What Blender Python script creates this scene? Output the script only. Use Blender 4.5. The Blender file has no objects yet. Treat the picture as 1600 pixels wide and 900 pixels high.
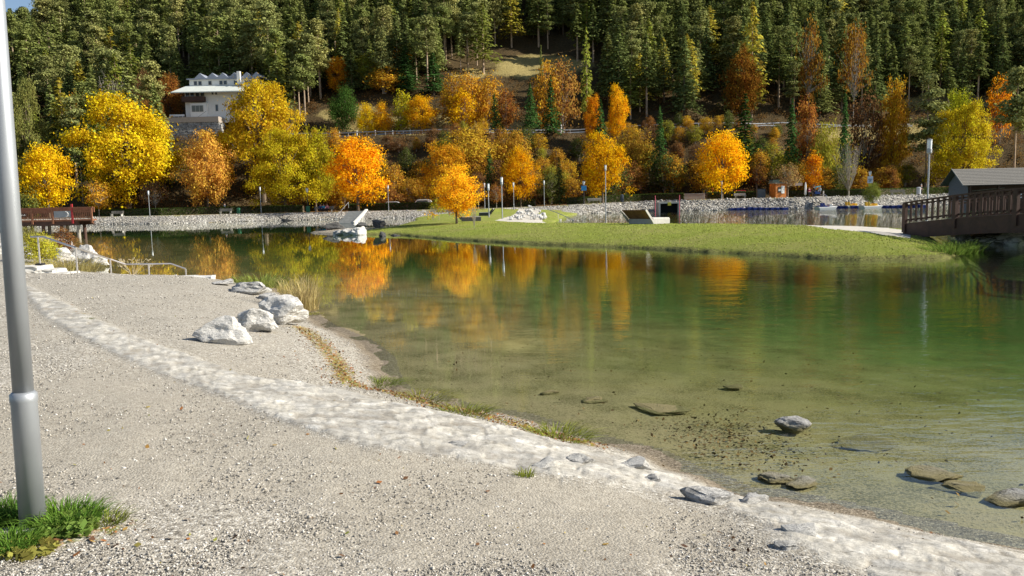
import bpy, bmesh, math, random
import numpy as np
from mathutils import Vector, Matrix, noise as mnoise

# ------------------------------------------------------------------ camera, sky, sun, exposure
S = bpy.context.scene
C = S.collection
F_PX, CX, CY, HC = 1230.0, 800.0, 450.0, 2.3
PITCH = math.atan(137.0 / F_PX); ROLL = 0.022
FWD = Vector((0, math.cos(PITCH), -math.sin(PITCH)))
_U0 = Vector((0, math.sin(PITCH), math.cos(PITCH))); _R0 = Vector((1, 0, 0))
RIGHT = _R0 * math.cos(ROLL) - _U0 * math.sin(ROLL)
UP = _U0 * math.cos(ROLL) + _R0 * math.sin(ROLL)
cam = bpy.data.cameras.new("camera"); camo = bpy.data.objects.new("camera", cam); C.objects.link(camo)
m = Matrix((RIGHT, UP, -FWD)).transposed().to_4x4(); m.translation = Vector((0, 0, HC)); camo.matrix_world = m
cam.sensor_width = 36; cam.lens = F_PX / 1600 * 36; cam.clip_start = 0.05; cam.clip_end = 3000
S.camera = camo

SUN_AZ, SUN_EL = math.radians(93), math.radians(31)      # azimuth measured from +Y (into the picture) towards +X
w = bpy.data.worlds.new("World"); S.world = w; w.use_nodes = True
nt = w.node_tree; bg = nt.nodes['Background']
sky = nt.nodes.new('ShaderNodeTexSky'); sky.sky_type = 'NISHITA'; sky.sun_disc = False
sky.sun_elevation = SUN_EL; sky.sun_rotation = SUN_AZ; sky.altitude = 900; sky.air_density = 1.0; sky.dust_density = 1.5
nt.links.new(sky.outputs[0], bg.inputs[0]); bg.inputs[1].default_value = 0.075
sl = bpy.data.lights.new("sun", 'SUN'); sl.energy = 5.0; sl.angle = math.radians(0.5); sl.color = (1.0, 0.935, 0.82)
so = bpy.data.objects.new("sun", sl); C.objects.link(so)
sd = Vector((math.sin(SUN_AZ) * math.cos(SUN_EL), math.cos(SUN_AZ) * math.cos(SUN_EL), math.sin(SUN_EL)))
so.rotation_euler = sd.to_track_quat('Z', 'Y').to_euler(); so.location = sd * 300
S.view_settings.view_transform = 'Standard'; S.view_settings.look = 'None'
S.view_settings.exposure = 0.78; S.view_settings.gamma = 1.0
S.cycles.max_bounces = 8; S.cycles.transparent_max_bounces = 16
S.cycles.caustics_reflective = False; S.cycles.caustics_refractive = False
try: S.cycles.use_denoising = True
except Exception: pass

# ------------------------------------------------------------------ small maths
def ray(x, y): return (FWD + RIGHT * ((x - CX) / F_PX) + UP * ((CY - y) / F_PX))
def at_z(x, y, z=0.0):
    d = ray(x, y); t = (z - HC) / d.z; return Vector((0, 0, HC)) + d * t
def at_y(x, y, Y):
    d = ray(x, y); return Vector((0, 0, HC)) + d * (Y / d.y)
def R(seed): return np.random.default_rng(seed)
def _hash(ix, iy, s):
    n = (ix.astype(np.int64) * 374761393 + iy.astype(np.int64) * 668265263 + s * 1442695041) & 0x7fffffff
    n = ((n ^ (n >> 13)) * 1274126177) & 0x7fffffff
    return ((n ^ (n >> 16)) & 0xffff) / 65535.0
def vnoise(x, y, s=0):
    x = np.asarray(x, float); y = np.asarray(y, float)
    ix = np.floor(x); iy = np.floor(y); fx = x - ix; fy = y - iy
    fx = fx * fx * (3 - 2 * fx); fy = fy * fy * (3 - 2 * fy)
    a = _hash(ix, iy, s); b = _hash(ix + 1, iy, s); c = _hash(ix, iy + 1, s); d = _hash(ix + 1, iy + 1, s)
    return (a * (1 - fx) + b * fx) * (1 - fy) + (c * (1 - fx) + d * fx) * fy
def fbm(x, y, s=0, o=3):
    r = 0; a = .5; t = 0
    for k in range(o): r = r + a * vnoise(x * 2 ** k, y * 2 ** k, s + k); t += a; a *= .5
    return r / t - .5
def sst(a, b, x):
    t = np.clip((x - a) / (b - a), 0, 1); return t * t * (3 - 2 * t)
def seg_dist(X, Y, P, closed=True):
    best = np.full(X.shape, 1e9); n = len(P)
    for i in range(n if closed else n - 1):
        ax, ay = P[i]; bx, by = P[(i + 1) % n]
        dx, dy = bx - ax, by - ay; L = dx * dx + dy * dy + 1e-12
        t = np.clip(((X - ax) * dx + (Y - ay) * dy) / L, 0, 1)
        best = np.minimum(best, (X - ax - t * dx) ** 2 + (Y - ay - t * dy) ** 2)
    return np.sqrt(best)
def inside(X, Y, P):
    r = np.zeros(X.shape, bool); n = len(P)
    for i in range(n):
        x1, y1 = P[i]; x2, y2 = P[(i + 1) % n]
        c = (y1 > Y) != (y2 > Y)
        xi = (x2 - x1) * (Y - y1) / ((y2 - y1) if y2 != y1 else 1e-9) + x1
        r ^= c & (X < xi)
    return r
def sdist(X, Y, P):
    d = seg_dist(X, Y, P); return np.where(inside(X, Y, P), d, -d)
def poly(pts, z=0.0): return [tuple(at_z(x, y, z)[:2]) for x, y in pts]

# ------------------------------------------------------------------ land outlines (metres, from the water's edge)
near_edge = poly([(1750, 905), (1600, 862), (1430, 825), (1311, 801), (1228, 783), (1194, 780), (1147, 772), (1092, 746), (1064, 740),
    (1010, 712), (940, 694), (855, 668), (800, 652), (720, 640), (660, 619), (615, 612), (604, 600), (596, 582), (592, 560), (562, 535), (500, 507),
    (472, 487), (455, 468), (430, 452), (340, 440), (305, 443), (250, 439), (175, 437), (150, 425), (158, 408), (128, 385), (105, 374), (0, 366)])
NEAR = near_edge + [(-160, 90), (-160, -40), (60, -40), (60, -2), (9, 1.5)]
PEN = [(-8.6, 57.6), (-4, 48.5), (0, 42.5), (5.8, 35.6), (9.7, 29.8), (11.9, 26.9), (14.5, 26.4), (16.6, 29), (17.6, 32.5), (19.5, 36), (22.8, 43),
    (16.9, 52), (9.6, 59), (5.1, 62.8), (3.8, 68), (4.5, 80), (7.5, 108), (11, 124), (-14, 126), (-13.5, 112), (-11.5, 96), (-11.2, 80), (-10.4, 68), (-15.5, 68), (-16.5, 65), (-14, 61), (-10, 58)]
far_edge = poly([(-300, 358), (0, 354), (150, 351), (250, 350), (400, 345.5), (540, 342.5), (640, 340.5)]) + [(-4, 119), (4, 121), (11, 122)] + \
    poly([(1000, 331), (1150, 328), (1250, 326.5), (1350, 324), (1440, 320.5)]) + [(110, 140), (200, 150)]
FAR = far_edge + [(500, 160), (500, 700), (-500, 700), (-500, 110)]
RB = [(19.9, 34.6), (21, 33.0), (26, 31.5), (34, 31), (34, 38), (24, 37.5), (20.6, 36.4)]
def hill(X, Y, d):
    ang = X / np.maximum(Y, 1)
    e = 15.2 * sst(19, 46, d) * (1 + 0.12 * fbm(X * .05, Y * .05, 5))
    up = np.maximum(d - 55, 0)
    g = 0.60 * up + 1.5 * np.minimum(up, 12) / 12
    k = sst(-0.60, -0.545, ang)
    low = np.minimum(g, 33 + 0.06 * up)
    g = low * (1 - k) + g * k
    h = e + g + fbm(X * .04, Y * .04, 9) * 6 * sst(56, 80, d) + fbm(X * .2, Y * .2, 19) * 1.4 * sst(20, 30, d) * (1 - sst(42, 45, d) * (1 - sst(53, 57, d)))
    return h
def height(X, Y, parts=False):
    X = np.asarray(X, float); Y = np.asarray(Y, float)
    dn = sdist(X, Y, NEAR); dp = sdist(X, Y, PEN); df = sdist(X, Y, FAR); dr = sdist(X, Y, RB)
    jag = fbm(X * 1.3, Y * 1.3, 3) * .5
    e = dn + jag * sst(-.8, 0, -np.abs(dn)) * .5
    zn = np.where(e > 0, .74 * (1 - np.exp(-e / 2.2)), 0)
    a = np.maximum(-e, 0); zn = zn - np.where(e <= 0, 1.5 * (1 - np.exp(-(a / 19.0) ** 1.35)), 0)
    zn = np.maximum(zn, -1.5)
    ep = dp + fbm(X * .8, Y * .8, 13) * .5
    zp = np.where(ep > 0, .09 * (1 - np.exp(-ep / .10)) + .60 * (1 - np.exp(-ep / 3.2)), np.maximum(.7 * ep, -1.5))
    spit = np.exp(-(((X + 12.5) / 3.6) ** 2 + ((Y - 64) / 3.6) ** 2)); zp = np.where(ep > 0, zp * (1 - .35 * spit), zp)
    ef = df + fbm(X * .6, Y * .6, 23) * .6
    zf = np.where(ef > 0, (1.10 + .66 * sst(-5, 30, X)) * np.clip(ef / 4.2, 0, 1) ** .9 + hill(X, Y, df), np.maximum(1.3 * ef, -1.5))
    zr = np.where(dr > 0, .5 * np.clip(dr / 1.2, 0, 1), np.maximum(.6 * dr, -1.5))
    h = np.maximum(np.maximum(zn, zp), np.maximum(zf, zr))
    if parts: return h, dn, dp, df, dr
    return h
def gz(x, y): return float(height(np.array([x]), np.array([y]))[0])
def on_ground(x, y, t0=2.0, t1=320.0):
    d = ray(x, y); ts = np.geomspace(t0, t1, 2500)
    P = np.array([[d.x * t, d.y * t, HC + d.z * t] for t in ts]); h = np.maximum(height(P[:, 0], P[:, 1]), -0.6)
    k = np.argmax(P[:, 2] <= h)
    return Vector((P[k, 0], P[k, 1], h[k]))

# ------------------------------------------------------------------ node materials
class NT:
    def __init__(s, name):
        s.m = bpy.data.materials.new(name); s.m.use_nodes = True; s.t = s.m.node_tree; s.n = s.t.nodes; s.l = s.t.links
        s.b = s.n['Principled BSDF']; s.out = s.n['Material Output']
    def new(s, typ, **kw):
        n = s.n.new(typ)
        for k, v in kw.items(): setattr(n, k, v)
        return n
    def coord(s, kind='Object', scale=None):
        o = s.new('ShaderNodeTexCoord').outputs[kind]
        if scale is None: return o
        mp = s.new('ShaderNodeMapping'); mp.inputs['Scale'].default_value = scale; s.l.new(o, mp.inputs[0]); return mp.outputs[0]
    def noise(s, co, scale, detail=4, rough=.55, dist=0):
        n = s.new('ShaderNodeTexNoise'); n.inputs['Scale'].default_value = scale; n.inputs['Detail'].default_value = detail
        n.inputs['Roughness'].default_value = rough; n.inputs['Distortion'].default_value = dist; s.l.new(co, n.inputs['Vector']); return n.outputs['Fac']
    def voro(s, co, scale, out='Distance', feature='F1', rnd=1.0):
        n = s.new('ShaderNodeTexVoronoi', feature=feature); n.inputs['Scale'].default_value = scale; n.inputs['Randomness'].default_value = rnd
        s.l.new(co, n.inputs['Vector']); return n.outputs[out]
    def ramp(s, fac, stops):
        n = s.new('ShaderNodeValToRGB'); e = n.color_ramp.elements
        while len(e) < len(stops): e.new(.5)
        for i, (p, c) in enumerate(stops):
            e[i].position = p; e[i].color = (*c, 1) if len(c) == 3 else c
        s.l.new(fac, n.inputs[0]); return n.outputs[0]
    def mix(s, f, a, b, mode='MIX'):
        n = s.new('ShaderNodeMix', data_type='RGBA', blend_type=mode)
        for inp, v in ((n.inputs[0], f), (n.inputs[6], a), (n.inputs[7], b)):
            if isinstance(v, (int, float)): inp.default_value = v
            elif isinstance(v, tuple): inp.default_value = (*v, 1)
            else: s.l.new(v, inp)
        return n.outputs[2]
    def math(s, op, a, b=0.0, c=0.0):
        n = s.new('ShaderNodeMath', operation=op)
        for i, v in enumerate((a, b, c)):
            if isinstance(v, (int, float)): n.inputs[i].default_value = v
            else: s.l.new(v, n.inputs[i])
        return n.outputs[0]
    def attr(s, name): return s.new('ShaderNodeAttribute', attribute_name=name).outputs['Fac']
    def bump(s, h, strength=.5, dist=.02, nrm=None):
        n = s.new('ShaderNodeBump'); n.inputs['Strength'].default_value = strength; n.inputs['Distance'].default_value = dist
        s.l.new(h, n.inputs['Height'])
        if nrm is not None: s.l.new(nrm, n.inputs['Normal'])
        s.l.new(n.outputs[0], s.b.inputs['Normal']); return n.outputs[0]
    def base(s, col, rough=.9, spec=.3, metal=0):
        if isinstance(col, tuple): s.b.inputs['Base Color'].default_value = (*col, 1)
        else: s.l.new(col, s.b.inputs['Base Color'])
        s.b.inputs['Roughness'].default_value = rough; s.b.inputs['Specular IOR Level'].default_value = spec; s.b.inputs['Metallic'].default_value = metal
MATS = {}
def plain(name, col, rough=.7, metal=0, var=.18, scale=6, spec=.4, bump=0.0):
    if name in MATS: return MATS[name]
    t = NT(name); co = t.coord(); n = t.noise(co, scale, 5)
    lo = tuple(c * (1 - var) for c in col); hi = tuple(min(1, c * (1 + var)) for c in col)
    t.base(t.ramp(n, [(.3, lo), (.7, hi)]), rough, spec, metal)
    if bump: t.bump(t.noise(co, scale * 4, 4), bump, .01)
    MATS[name] = t.m; return t.m
def wood(name, col, rough=.7, axis=(1, 1, 14)):
    if name in MATS: return MATS[name]
    t = NT(name); co = t.coord('Object', axis); n = t.noise(co, 2.2, 6, .6, .6)
    t.base(t.ramp(n, [(.25, tuple(c * .6 for c in col)), (.55, col), (.8, tuple(min(1, c * 1.35) for c in col))]), rough, .3)
    t.bump(n, .3, .01); MATS[name] = t.m; return t.m

def gravel_mat():
    t = NT('shore_gravel'); co = t.coord('Object')
    big = t.noise(co, .55, 4); mid = t.noise(co, 3.0, 5)
    v1 = t.voro(co, 62, 'Color'); v2 = t.voro(co, 150, 'Color'); d1 = t.voro(co, 62); d2 = t.voro(co, 150)
    g1 = t.new('ShaderNodeSeparateColor'); t.l.new(v1, g1.inputs[0]); g2 = t.new('ShaderNodeSeparateColor'); t.l.new(v2, g2.inputs[0])
    c1 = t.ramp(g1.outputs[0], [(0, (.12, .11, .095)), (.22, (.27, .25, .215)), (.6, (.39, .365, .315)), (.88, (.52, .495, .44)), (1, (.70, .68, .63))])
    c2 = t.ramp(g2.outputs[1], [(0, (.15, .135, .11)), (.35, (.33, .305, .26)), (1, (.50, .47, .41))])
    fine = t.attr('fine')
    col = t.mix(fine, c1, c2)
    packed = t.ramp(mid, [(.3, (.32, .29, .235)), (.7, (.41, .38, .32))])
    col = t.mix(t.math('MULTIPLY', fine, .40), col, packed)
    sp_ = t.noise(co, 210, 3, .8); col = t.mix(t.ramp(sp_, [(.52, (0,) * 3), (.62, (.75,) * 3)]), col, (.16, .135, .10)); col = t.mix(t.ramp(sp_, [(.30, (.8,) * 3), (.42, (0,) * 3)]), col, (.66, .62, .54))
    col = t.mix(.6, col, t.ramp(big, [(.3, (.92, .90, .86)), (.7, (1.08, 1.07, 1.05))]), 'MULTIPLY')
    # whitish mortared stone band
    bco = t.coord('Object', (1, 1, 1)); bn = t.noise(bco, 5, 6, .65, .4); bv = t.voro(bco, 6.5, 'Distance', 'DISTANCE_TO_EDGE'); bw = t.noise(t.coord('Object', (1, 2.6, 1)), 55, 6, .8)
    bcol = t.ramp(bn, [(.30, (.30, .285, .25)), (.44, (.42, .405, .365)), (.56, (.50, .485, .445)), (.72, (.70, .69, .65))])
    bcol = t.mix(.75, bcol, t.ramp(t.attr('stone'), [(.3, (.82, .82, .83)), (.6, (1.0, .99, .97)), (1, (1.18, 1.16, 1.12))]), 'MULTIPLY')
    bcol = t.mix(t.math('MULTIPLY', t.attr('crack'), t.ramp(t.noise(co, 4, 4), [(.4, (.1,) * 3), (.65, (.9,) * 3)])), bcol, (.30, .27, .22))
    bcol = t.mix(t.ramp(bw, [(.54, (0,) * 3), (.62, (.8,) * 3)]), bcol, (.20, .18, .15))
    band = t.attr('band')
    bm_ = t.ramp(t.math('ADD', t.math('MULTIPLY', band, 1.0), t.math('MULTIPLY', t.math('SUBTRACT', t.noise(co, 6, 6, .75), .5), 1.6)), [(.50, (0,) * 3), (1.0, (.92,) * 3)])
    col = t.mix(bm_, col, bcol)
    stk = t.noise(t.coord('Object', (2.2, 5.5, 1)), 5, 5, .75, .8); bcol = t.mix(t.ramp(stk, [(.60, (0,) * 3), (.66, (.75,) * 3)]), bcol, (.13, .12, .10)); col = t.mix(bm_, col, bcol)
    moss = t.attr('weed'); mm = t.ramp(t.math('MULTIPLY', moss, t.noise(co, 14, 5, .7)), [(.36, (0,) * 3), (.50, (1,) * 3)])
    lf = t.ramp(t.voro(co, 40, 'Color'), [(0, (.10, .14, .03)), (.45, (.22, .22, .05)), (.6, (.34, .17, .05)), (1, (.20, .08, .03))])
    col = t.mix(mm, col, lf)
    wet = t.attr('wet'); col = t.mix(wet, col, (.56, .50, .42), 'MULTIPLY')
    col = t.mix(.5, col, t.ramp(t.noise(co, 17, 4, .85), [(.38, (.62, .60, .57)), (.5, (1, 1, 1)), (.64, (1.3, 1.3, 1.28))]), 'MULTIPLY')
    t.base(col, .93, .2)
    h = t.math('ADD', t.math('MULTIPLY', t.math('SUBTRACT', 1.0, d1), 1.0), t.math('MULTIPLY', t.math('SUBTRACT', 1.0, d2), .35))
    hb = t.math('ADD', t.math('MULTIPLY', bn, 3.5), t.math('MULTIPLY', bw, .8))
    mixh = t.new('ShaderNodeMix', data_type='FLOAT'); t.l.new(bm_, mixh.inputs[0]); t.l.new(h, mixh.inputs[2]); t.l.new(hb, mixh.inputs[3])
    t.bump(mixh.outputs[0], .8, .006)
    return t.m
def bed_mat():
    t = NT('silt_and_depth_tint'); co = t.coord('Object'); z = t.new('ShaderNodeSeparateXYZ'); t.l.new(co, z.inputs[0])
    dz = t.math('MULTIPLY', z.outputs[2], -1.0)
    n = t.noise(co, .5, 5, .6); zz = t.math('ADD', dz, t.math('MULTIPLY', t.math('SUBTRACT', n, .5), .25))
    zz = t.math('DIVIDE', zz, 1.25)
    col = t.ramp(zz, [(0.0, (.31, .255, .15)), (.06, (.26, .225, .11)), (.16, (.18, .18, .07)), (.32, (.085, .14, .04)), (.52, (.025, .080, .018)), (.9, (.010, .045, .010))])  # deep water's light loss and green scatter painted onto the bed by depth
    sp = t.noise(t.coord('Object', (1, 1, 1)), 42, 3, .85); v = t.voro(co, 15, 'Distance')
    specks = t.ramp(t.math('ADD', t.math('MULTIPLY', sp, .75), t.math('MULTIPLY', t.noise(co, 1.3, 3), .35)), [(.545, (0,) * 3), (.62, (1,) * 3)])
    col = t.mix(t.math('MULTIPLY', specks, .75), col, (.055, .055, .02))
    col = t.mix(t.ramp(t.noise(co, 2.2, 4), [(.45, (0,) * 3), (.8, (.4,) * 3)]), col, t.ramp(dz, [(0, (.36, .31, .19)), (.35, (.20, .22, .08)), (.6, (.03, .085, .02))]))  # paler patches, with the same painted depth tint
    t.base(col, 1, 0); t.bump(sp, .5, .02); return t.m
def lawn_mat():
    t = NT('lawn_grass'); co = t.coord('Object'); a = t.noise(co, .35, 4); b = t.noise(co, 9, 6, .75); c2 = t.noise(co, 45, 3, .8)
    col = t.ramp(b, [(.3, (.20, .25, .045)), (.55, (.29, .34, .065)), (.75, (.38, .40, .11))])
    col = t.mix(t.ramp(a, [(.40, (0,) * 3), (.65, (.75,) * 3)]), col, (.34, .33, .11))
    col = t.mix(t.ramp(c2, [(.55, (0,) * 3), (.75, (.5,) * 3)]), col, (.09, .13, .02))
    dry = t.attr('dry'); dm = t.ramp(t.math('MULTIPLY', dry, t.math('ADD', t.noise(co, 5, 5, .7), .15)), [(.36, (0,) * 3), (.52, (1,) * 3)])
    col = t.mix(dm, col, t.ramp(t.noise(co, 12, 4, .7), [(.35, (.08, .065, .03)), (.5, (.26, .26, .09)), (.75, (.36, .38, .12))]))
    gr = t.attr('spit'); gm = t.ramp(t.math('ADD', gr, t.math('MULTIPLY', t.math('SUBTRACT', t.noise(co, 3, 4), .5), .6)), [(.45, (0,) * 3), (.6, (1,) * 3)])
    col = t.mix(gm, col, t.ramp(t.noise(co, 14, 5, .8), [(.35, (.26, .21, .15)), (.6, (.50, .45, .36))]))
    t.base(col, 1, .05); t.bump(t.math('ADD', b, c2), 1.0, .09); return t.m
def rubble_mat():
    t = NT('rubble_bank_stone'); co = t.coord('Object'); v = t.voro(co, 2.6, 'Color'); e = t.voro(co, 2.6, 'Distance', 'DISTANCE_TO_EDGE')
    s = t.new('ShaderNodeSeparateColor'); t.l.new(v, s.inputs[0])
    col = t.ramp(s.outputs[0], [(0, (.24, .225, .20)), (.5, (.38, .365, .33)), (1, (.56, .545, .50))])
    col = t.mix(t.ramp(e, [(0, (1,) * 3), (.09, (0,) * 3)]), col, (.12, .105, .08))
    col = t.mix(t.ramp(t.noise(co, .35, 4), [(.5, (0,) * 3), (.72, (.5,) * 3)]), col, (.20, .17, .08))
    t.base(col, .95, .1); t.bump(e, 1, .25); return t.m
def prom_mat():
    t = NT('promenade_ground'); co = t.coord('Object'); d = t.attr('df'); n = t.noise(co, 1.2, 5, .7)
    g = t.ramp(n, [(.3, (.16, .17, .04)), (.6, (.24, .23, .07)), (.75, (.38, .20, .06))])
    gr = t.ramp(t.noise(co, 8, 4), [(.3, (.36, .33, .27)), (.7, (.48, .45, .38))])
    lf = t.ramp(t.noise(co, 3, 5, .75), [(.35, (.10, .07, .03)), (.55, (.26, .12, .035)), (.7, (.17, .15, .05))])
    dd = t.math('ADD', d, t.math('MULTIPLY', t.math('SUBTRACT', n, .5), .8))
    k = t.math('DIVIDE', dd, 20.0)
    m1 = t.ramp(k, [(.24, (0,) * 3), (.26, (1,) * 3), (.36, (1,) * 3), (.38, (0,) * 3)])
    col = t.mix(m1, g, gr); m2 = t.ramp(k, [(.50, (0,) * 3), (.54, (1,) * 3)]); col = t.mix(m2, col, lf)
    t.base(col, 1, .05); t.bump(n, .5, .05); return t.m
def hillside_mat():
    t = NT('hillside_ground'); co = t.coord('Object'); n = t.noise(co, .22, 5, .7); b = t.noise(co, 2.5, 5, .75)
    col = t.ramp(b, [(.3, (.035, .03, .015)), (.55, (.085, .06, .03)), (.75, (.15, .09, .035))])
    cl = t.attr('clearing'); gcol = t.ramp(b, [(.3, (.20, .16, .055)), (.6, (.36, .29, .12)), (.8, (.46, .38, .20))])
    cm = t.ramp(t.math('ADD', cl, t.math('MULTIPLY', t.math('SUBTRACT', n, .5), .8)), [(.42, (0,) * 3), (.6, (1,) * 3)])
    col = t.mix(cm, col, gcol)
    t.base(col, 1, .05); t.bump(b, 1, .3); return t.m
def asphalt_mat():
    t = NT('road_asphalt'); co = t.coord('Object'); t.base(t.ramp(t.noise(co, 2, 5, .7), [(.3, (.11, .11, .11)), (.7, (.17, .17, .17))]), .85, .3); return t.m
def path_mat():
    t = NT('path_gravel'); co = t.coord('Object'); t.base(t.ramp(t.noise(co, 9, 6, .75), [(.3, (.42, .39, .33)), (.7, (.60, .57, .51))]), 1, .05); t.bump(t.noise(co, 20, 3), .5, .03); return t.m
def rock_mat(name, light=.72, dark=.16, thr=.5, wet=False):
    if name in MATS: return MATS[name]
    t = NT(name); co = t.coord('Object'); n = t.noise(co, 2.2, 7, .65, .8); f = t.noise(co, 11, 6, .7); st = t.noise(t.coord('Object', (1, 1.4, 5)), 4, 5, .7)
    col = t.ramp(f, [(.3, (light * .72, light * .70, light * .655)), (.65, (light, light * .98, light * .93))])
    col = t.mix(t.ramp(n, [(thr, (0,) * 3), (thr + .16, (.8,) * 3)]), col, (dark, dark * .98, dark * .95))
    col = t.mix(t.ramp(st, [(.58, (0,) * 3), (.68, (.7,) * 3)]), col, (dark * 1.2, dark * 1.1, dark * .9))
    if wet:
        z = t.new('ShaderNodeSeparateXYZ'); t.l.new(t.new('ShaderNodeNewGeometry').outputs['Position'], z.inputs[0])
        wm = t.ramp(t.math('ADD', t.math('MULTIPLY', z.outputs[2], 8.0), .2), [(.35, (1,) * 3), (.75, (0,) * 3)])
        col = t.mix(wm, col, (.22, .19, .09))
    t.base(col, .9, .25); t.bump(t.math('ADD', t.math('MULTIPLY', n, 1.0), t.math('ADD', f, st)), .7, .05); MATS[name] = t.m; return t.m
def water_mat():
    t = NT('lake_water'); t.n.remove(t.b)
    co = t.coord('Object'); xyz = t.new('ShaderNodeSeparateXYZ'); t.l.new(co, xyz.inputs[0])
    # calmer to the left, rippled to the right and on the boat canal
    m1 = t.coord('Object', (.55, 1.6, 1)); n1 = t.noise(m1, .9, 3, .5, .6); m2 = t.coord('Object', (.9, 2.2, 1)); n2 = t.noise(m2, 3.2, 3, .6, .3)
    n3 = t.noise(t.coord('Object', (1, 1.6, 1)), 14, 2, .5)
    ang = t.math('DIVIDE', xyz.outputs[0], t.math('MAXIMUM', xyz.outputs[1], 4.0))
    rip = t.ramp(t.math('ADD', t.math('MULTIPLY', ang, 1.0), .5), [(.28, (.045,) * 3), (.50, (.18,) * 3), (.62, (.5,) * 3), (.88, (1.1,) * 3)])
    can = t.ramp(t.math('DIVIDE', t.math('SUBTRACT', xyz.outputs[1], 40.0), 60.0), [(.0, (0,) * 3), (.4, (1,) * 3)])
    can = t.math('MULTIPLY', can, t.math('GREATER_THAN', xyz.outputs[0], 3.0))
    rip = t.math('ADD', rip, t.math('MULTIPLY', can, 3.0))
    h = t.math('MULTIPLY', t.math('ADD', t.math('ADD', t.math('MULTIPLY', n1, 1.0), t.math('MULTIPLY', n2, .35)), t.math('MULTIPLY', n3, .05)), rip)
    bp = t.new('ShaderNodeBump'); bp.inputs['Strength'].default_value = 1.0; bp.inputs['Distance'].default_value = .011; t.l.new(h, bp.inputs['Height'])
    gl = t.new('ShaderNodeBsdfGlossy'); gl.inputs['Roughness'].default_value = .015; gl.inputs['Color'].default_value = (.97, .98, .97, 1); t.l.new(bp.outputs[0], gl.inputs['Normal'])
    tr = t.new('ShaderNodeBsdfTransparent'); tr.inputs['Color'].default_value = (.93, .98, .93, 1)
    # reflectance by angle, the same from above and from below
    dt = t.new('ShaderNodeVectorMath', operation='DOT_PRODUCT'); t.l.new(t.new('ShaderNodeNewGeometry').outputs['Incoming'], dt.inputs[0]); t.l.new(bp.outputs[0], dt.inputs[1])
    cosv = t.math('MINIMUM', t.math('ABSOLUTE', dt.outputs['Value']), 1.0)
    fres = t.math('ADD', .02, t.math('MULTIPLY', .98, t.math('POWER', t.math('SUBTRACT', 1.0, cosv), 5.0)))
    mx = t.new('ShaderNodeMixShader'); t.l.new(fres, mx.inputs[0]); t.l.new(tr.outputs[0], mx.inputs[1]); t.l.new(gl.outputs[0], mx.inputs[2])
    t.l.new(mx.outputs[0], t.out.inputs[0]); return t.m
def leaf_mat(name='leaf', patch=1.0, trans=.45):
    """one leaf material; the colour is the object's own colour, varied leaf by leaf and in soft patches through the crown"""
    t = NT(name); t.n.remove(t.b); oi = t.new('ShaderNodeObjectInfo'); co = t.coord('Object'); n = t.noise(co, 5.5, 3, .6); r = t.attr('rnd')
    hs = t.new('ShaderNodeHueSaturation'); t.l.new(oi.outputs['Color'], hs.inputs['Color'])
    t.l.new(t.math('ADD', .5, t.math('ADD', t.math('MULTIPLY', t.math('SUBTRACT', n, .5),   .085 * patch), t.math('MULTIPLY', t.math('SUBTRACT', r, .5),   .04 * patch))), hs.inputs['Hue'])
    t.l.new(t.math('ADD', .62, t.math('MULTIPLY', r, .8)), hs.inputs['Value']); hs.inputs['Saturation'].default_value = 1.0
    d = t.new('ShaderNodeBsdfDiffuse'); tl = t.new('ShaderNodeBsdfTranslucent'); t.l.new(hs.outputs[0], d.inputs[0]); t.l.new(hs.outputs[0], tl.inputs[0])
    mx = t.new('ShaderNodeMixShader'); mx.inputs[0].default_value = trans; t.l.new(d.outputs[0], mx.inputs[1]); t.l.new(tl.outputs[0], mx.inputs[2])
    t.l.new(mx.outputs[0], t.out.inputs[0]); return t.m
def bark_mat(name, col):
    if name in MATS: return MATS[name]
    t = NT(name); co = t.coord('Object', (1, 1, .25)); n = t.noise(co, 60, 5, .7)
    t.base(t.ramp(n, [(.3, tuple(c * .55 for c in col)), (.7, tuple(c * 1.3 for c in col))]), .95, .1); MATS[name] = t.m; return t.m

M_LEAF = leaf_mat('leaf', 1.0, .45); M_NEEDLE = leaf_mat('needle', .35, .25); M_GRASS = leaf_mat('grass_blade', .5, .35)
M_BARK = bark_mat('bark_grey_brown', (.16, .125, .09)); M_PINEBARK = bark_mat('bark_pine', (.44, .33, .23)); M_PALEBARK = bark_mat('bark_pale', (.40, .36, .30))
M_ROCK = rock_mat('white_limestone', .68, .17, .55); M_ROCKD = rock_mat('grey_streaked_limestone', .62, .13, .47); M_ROCKW = rock_mat('wet_lake_rock', .50, .09, .47, True)
M_DARKROCK = rock_mat('dark_slate_rock', .10, .03, .5)
M_GALV = plain('galvanised_steel', (.33, .35, .37), .5, .5, .07, 3); M_STEEL = plain('brushed_steel', (.62, .58, .55), .3, .8, .08, 5)
M_BROWN = wood('brown_stained_wood', (.085, .046, .033), .6, (1, 1, 1)); M_REDWOOD = wood('reddish_wood', (.27, .12, .065), .65, (1, 1, 1)); M_GREYWOOD = wood('weathered_grey_wood', (.30, .27, .23), .85, (1, 1, 1))
M_WHITE = plain('white_render', (.80, .79, .76), .85, 0, .04, 2); M_CONC = plain('grey_concrete', (.42, .41, .38), .9, 0, .12, 4, .2, .2)
M_STONESLAB = plain('pale_stone_slab', (.58, .56, .51), .9, 0, .16, 7, .2, .4)
M_BLACK = plain('black_plastic', (.02, .02, .022), .5, 0, .1); M_GLASS = plain('dark_window_glass', (.03, .035, .045), .08, 0, .1, 2, .8)
M_LAMPGLASS = plain('frosted_lamp_glass', (.78, .82, .86), .25, 0, .03, 2, .6); M_GREEN = plain('green_painted_metal', (.02, .14, .07), .5, 0, .1)
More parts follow.
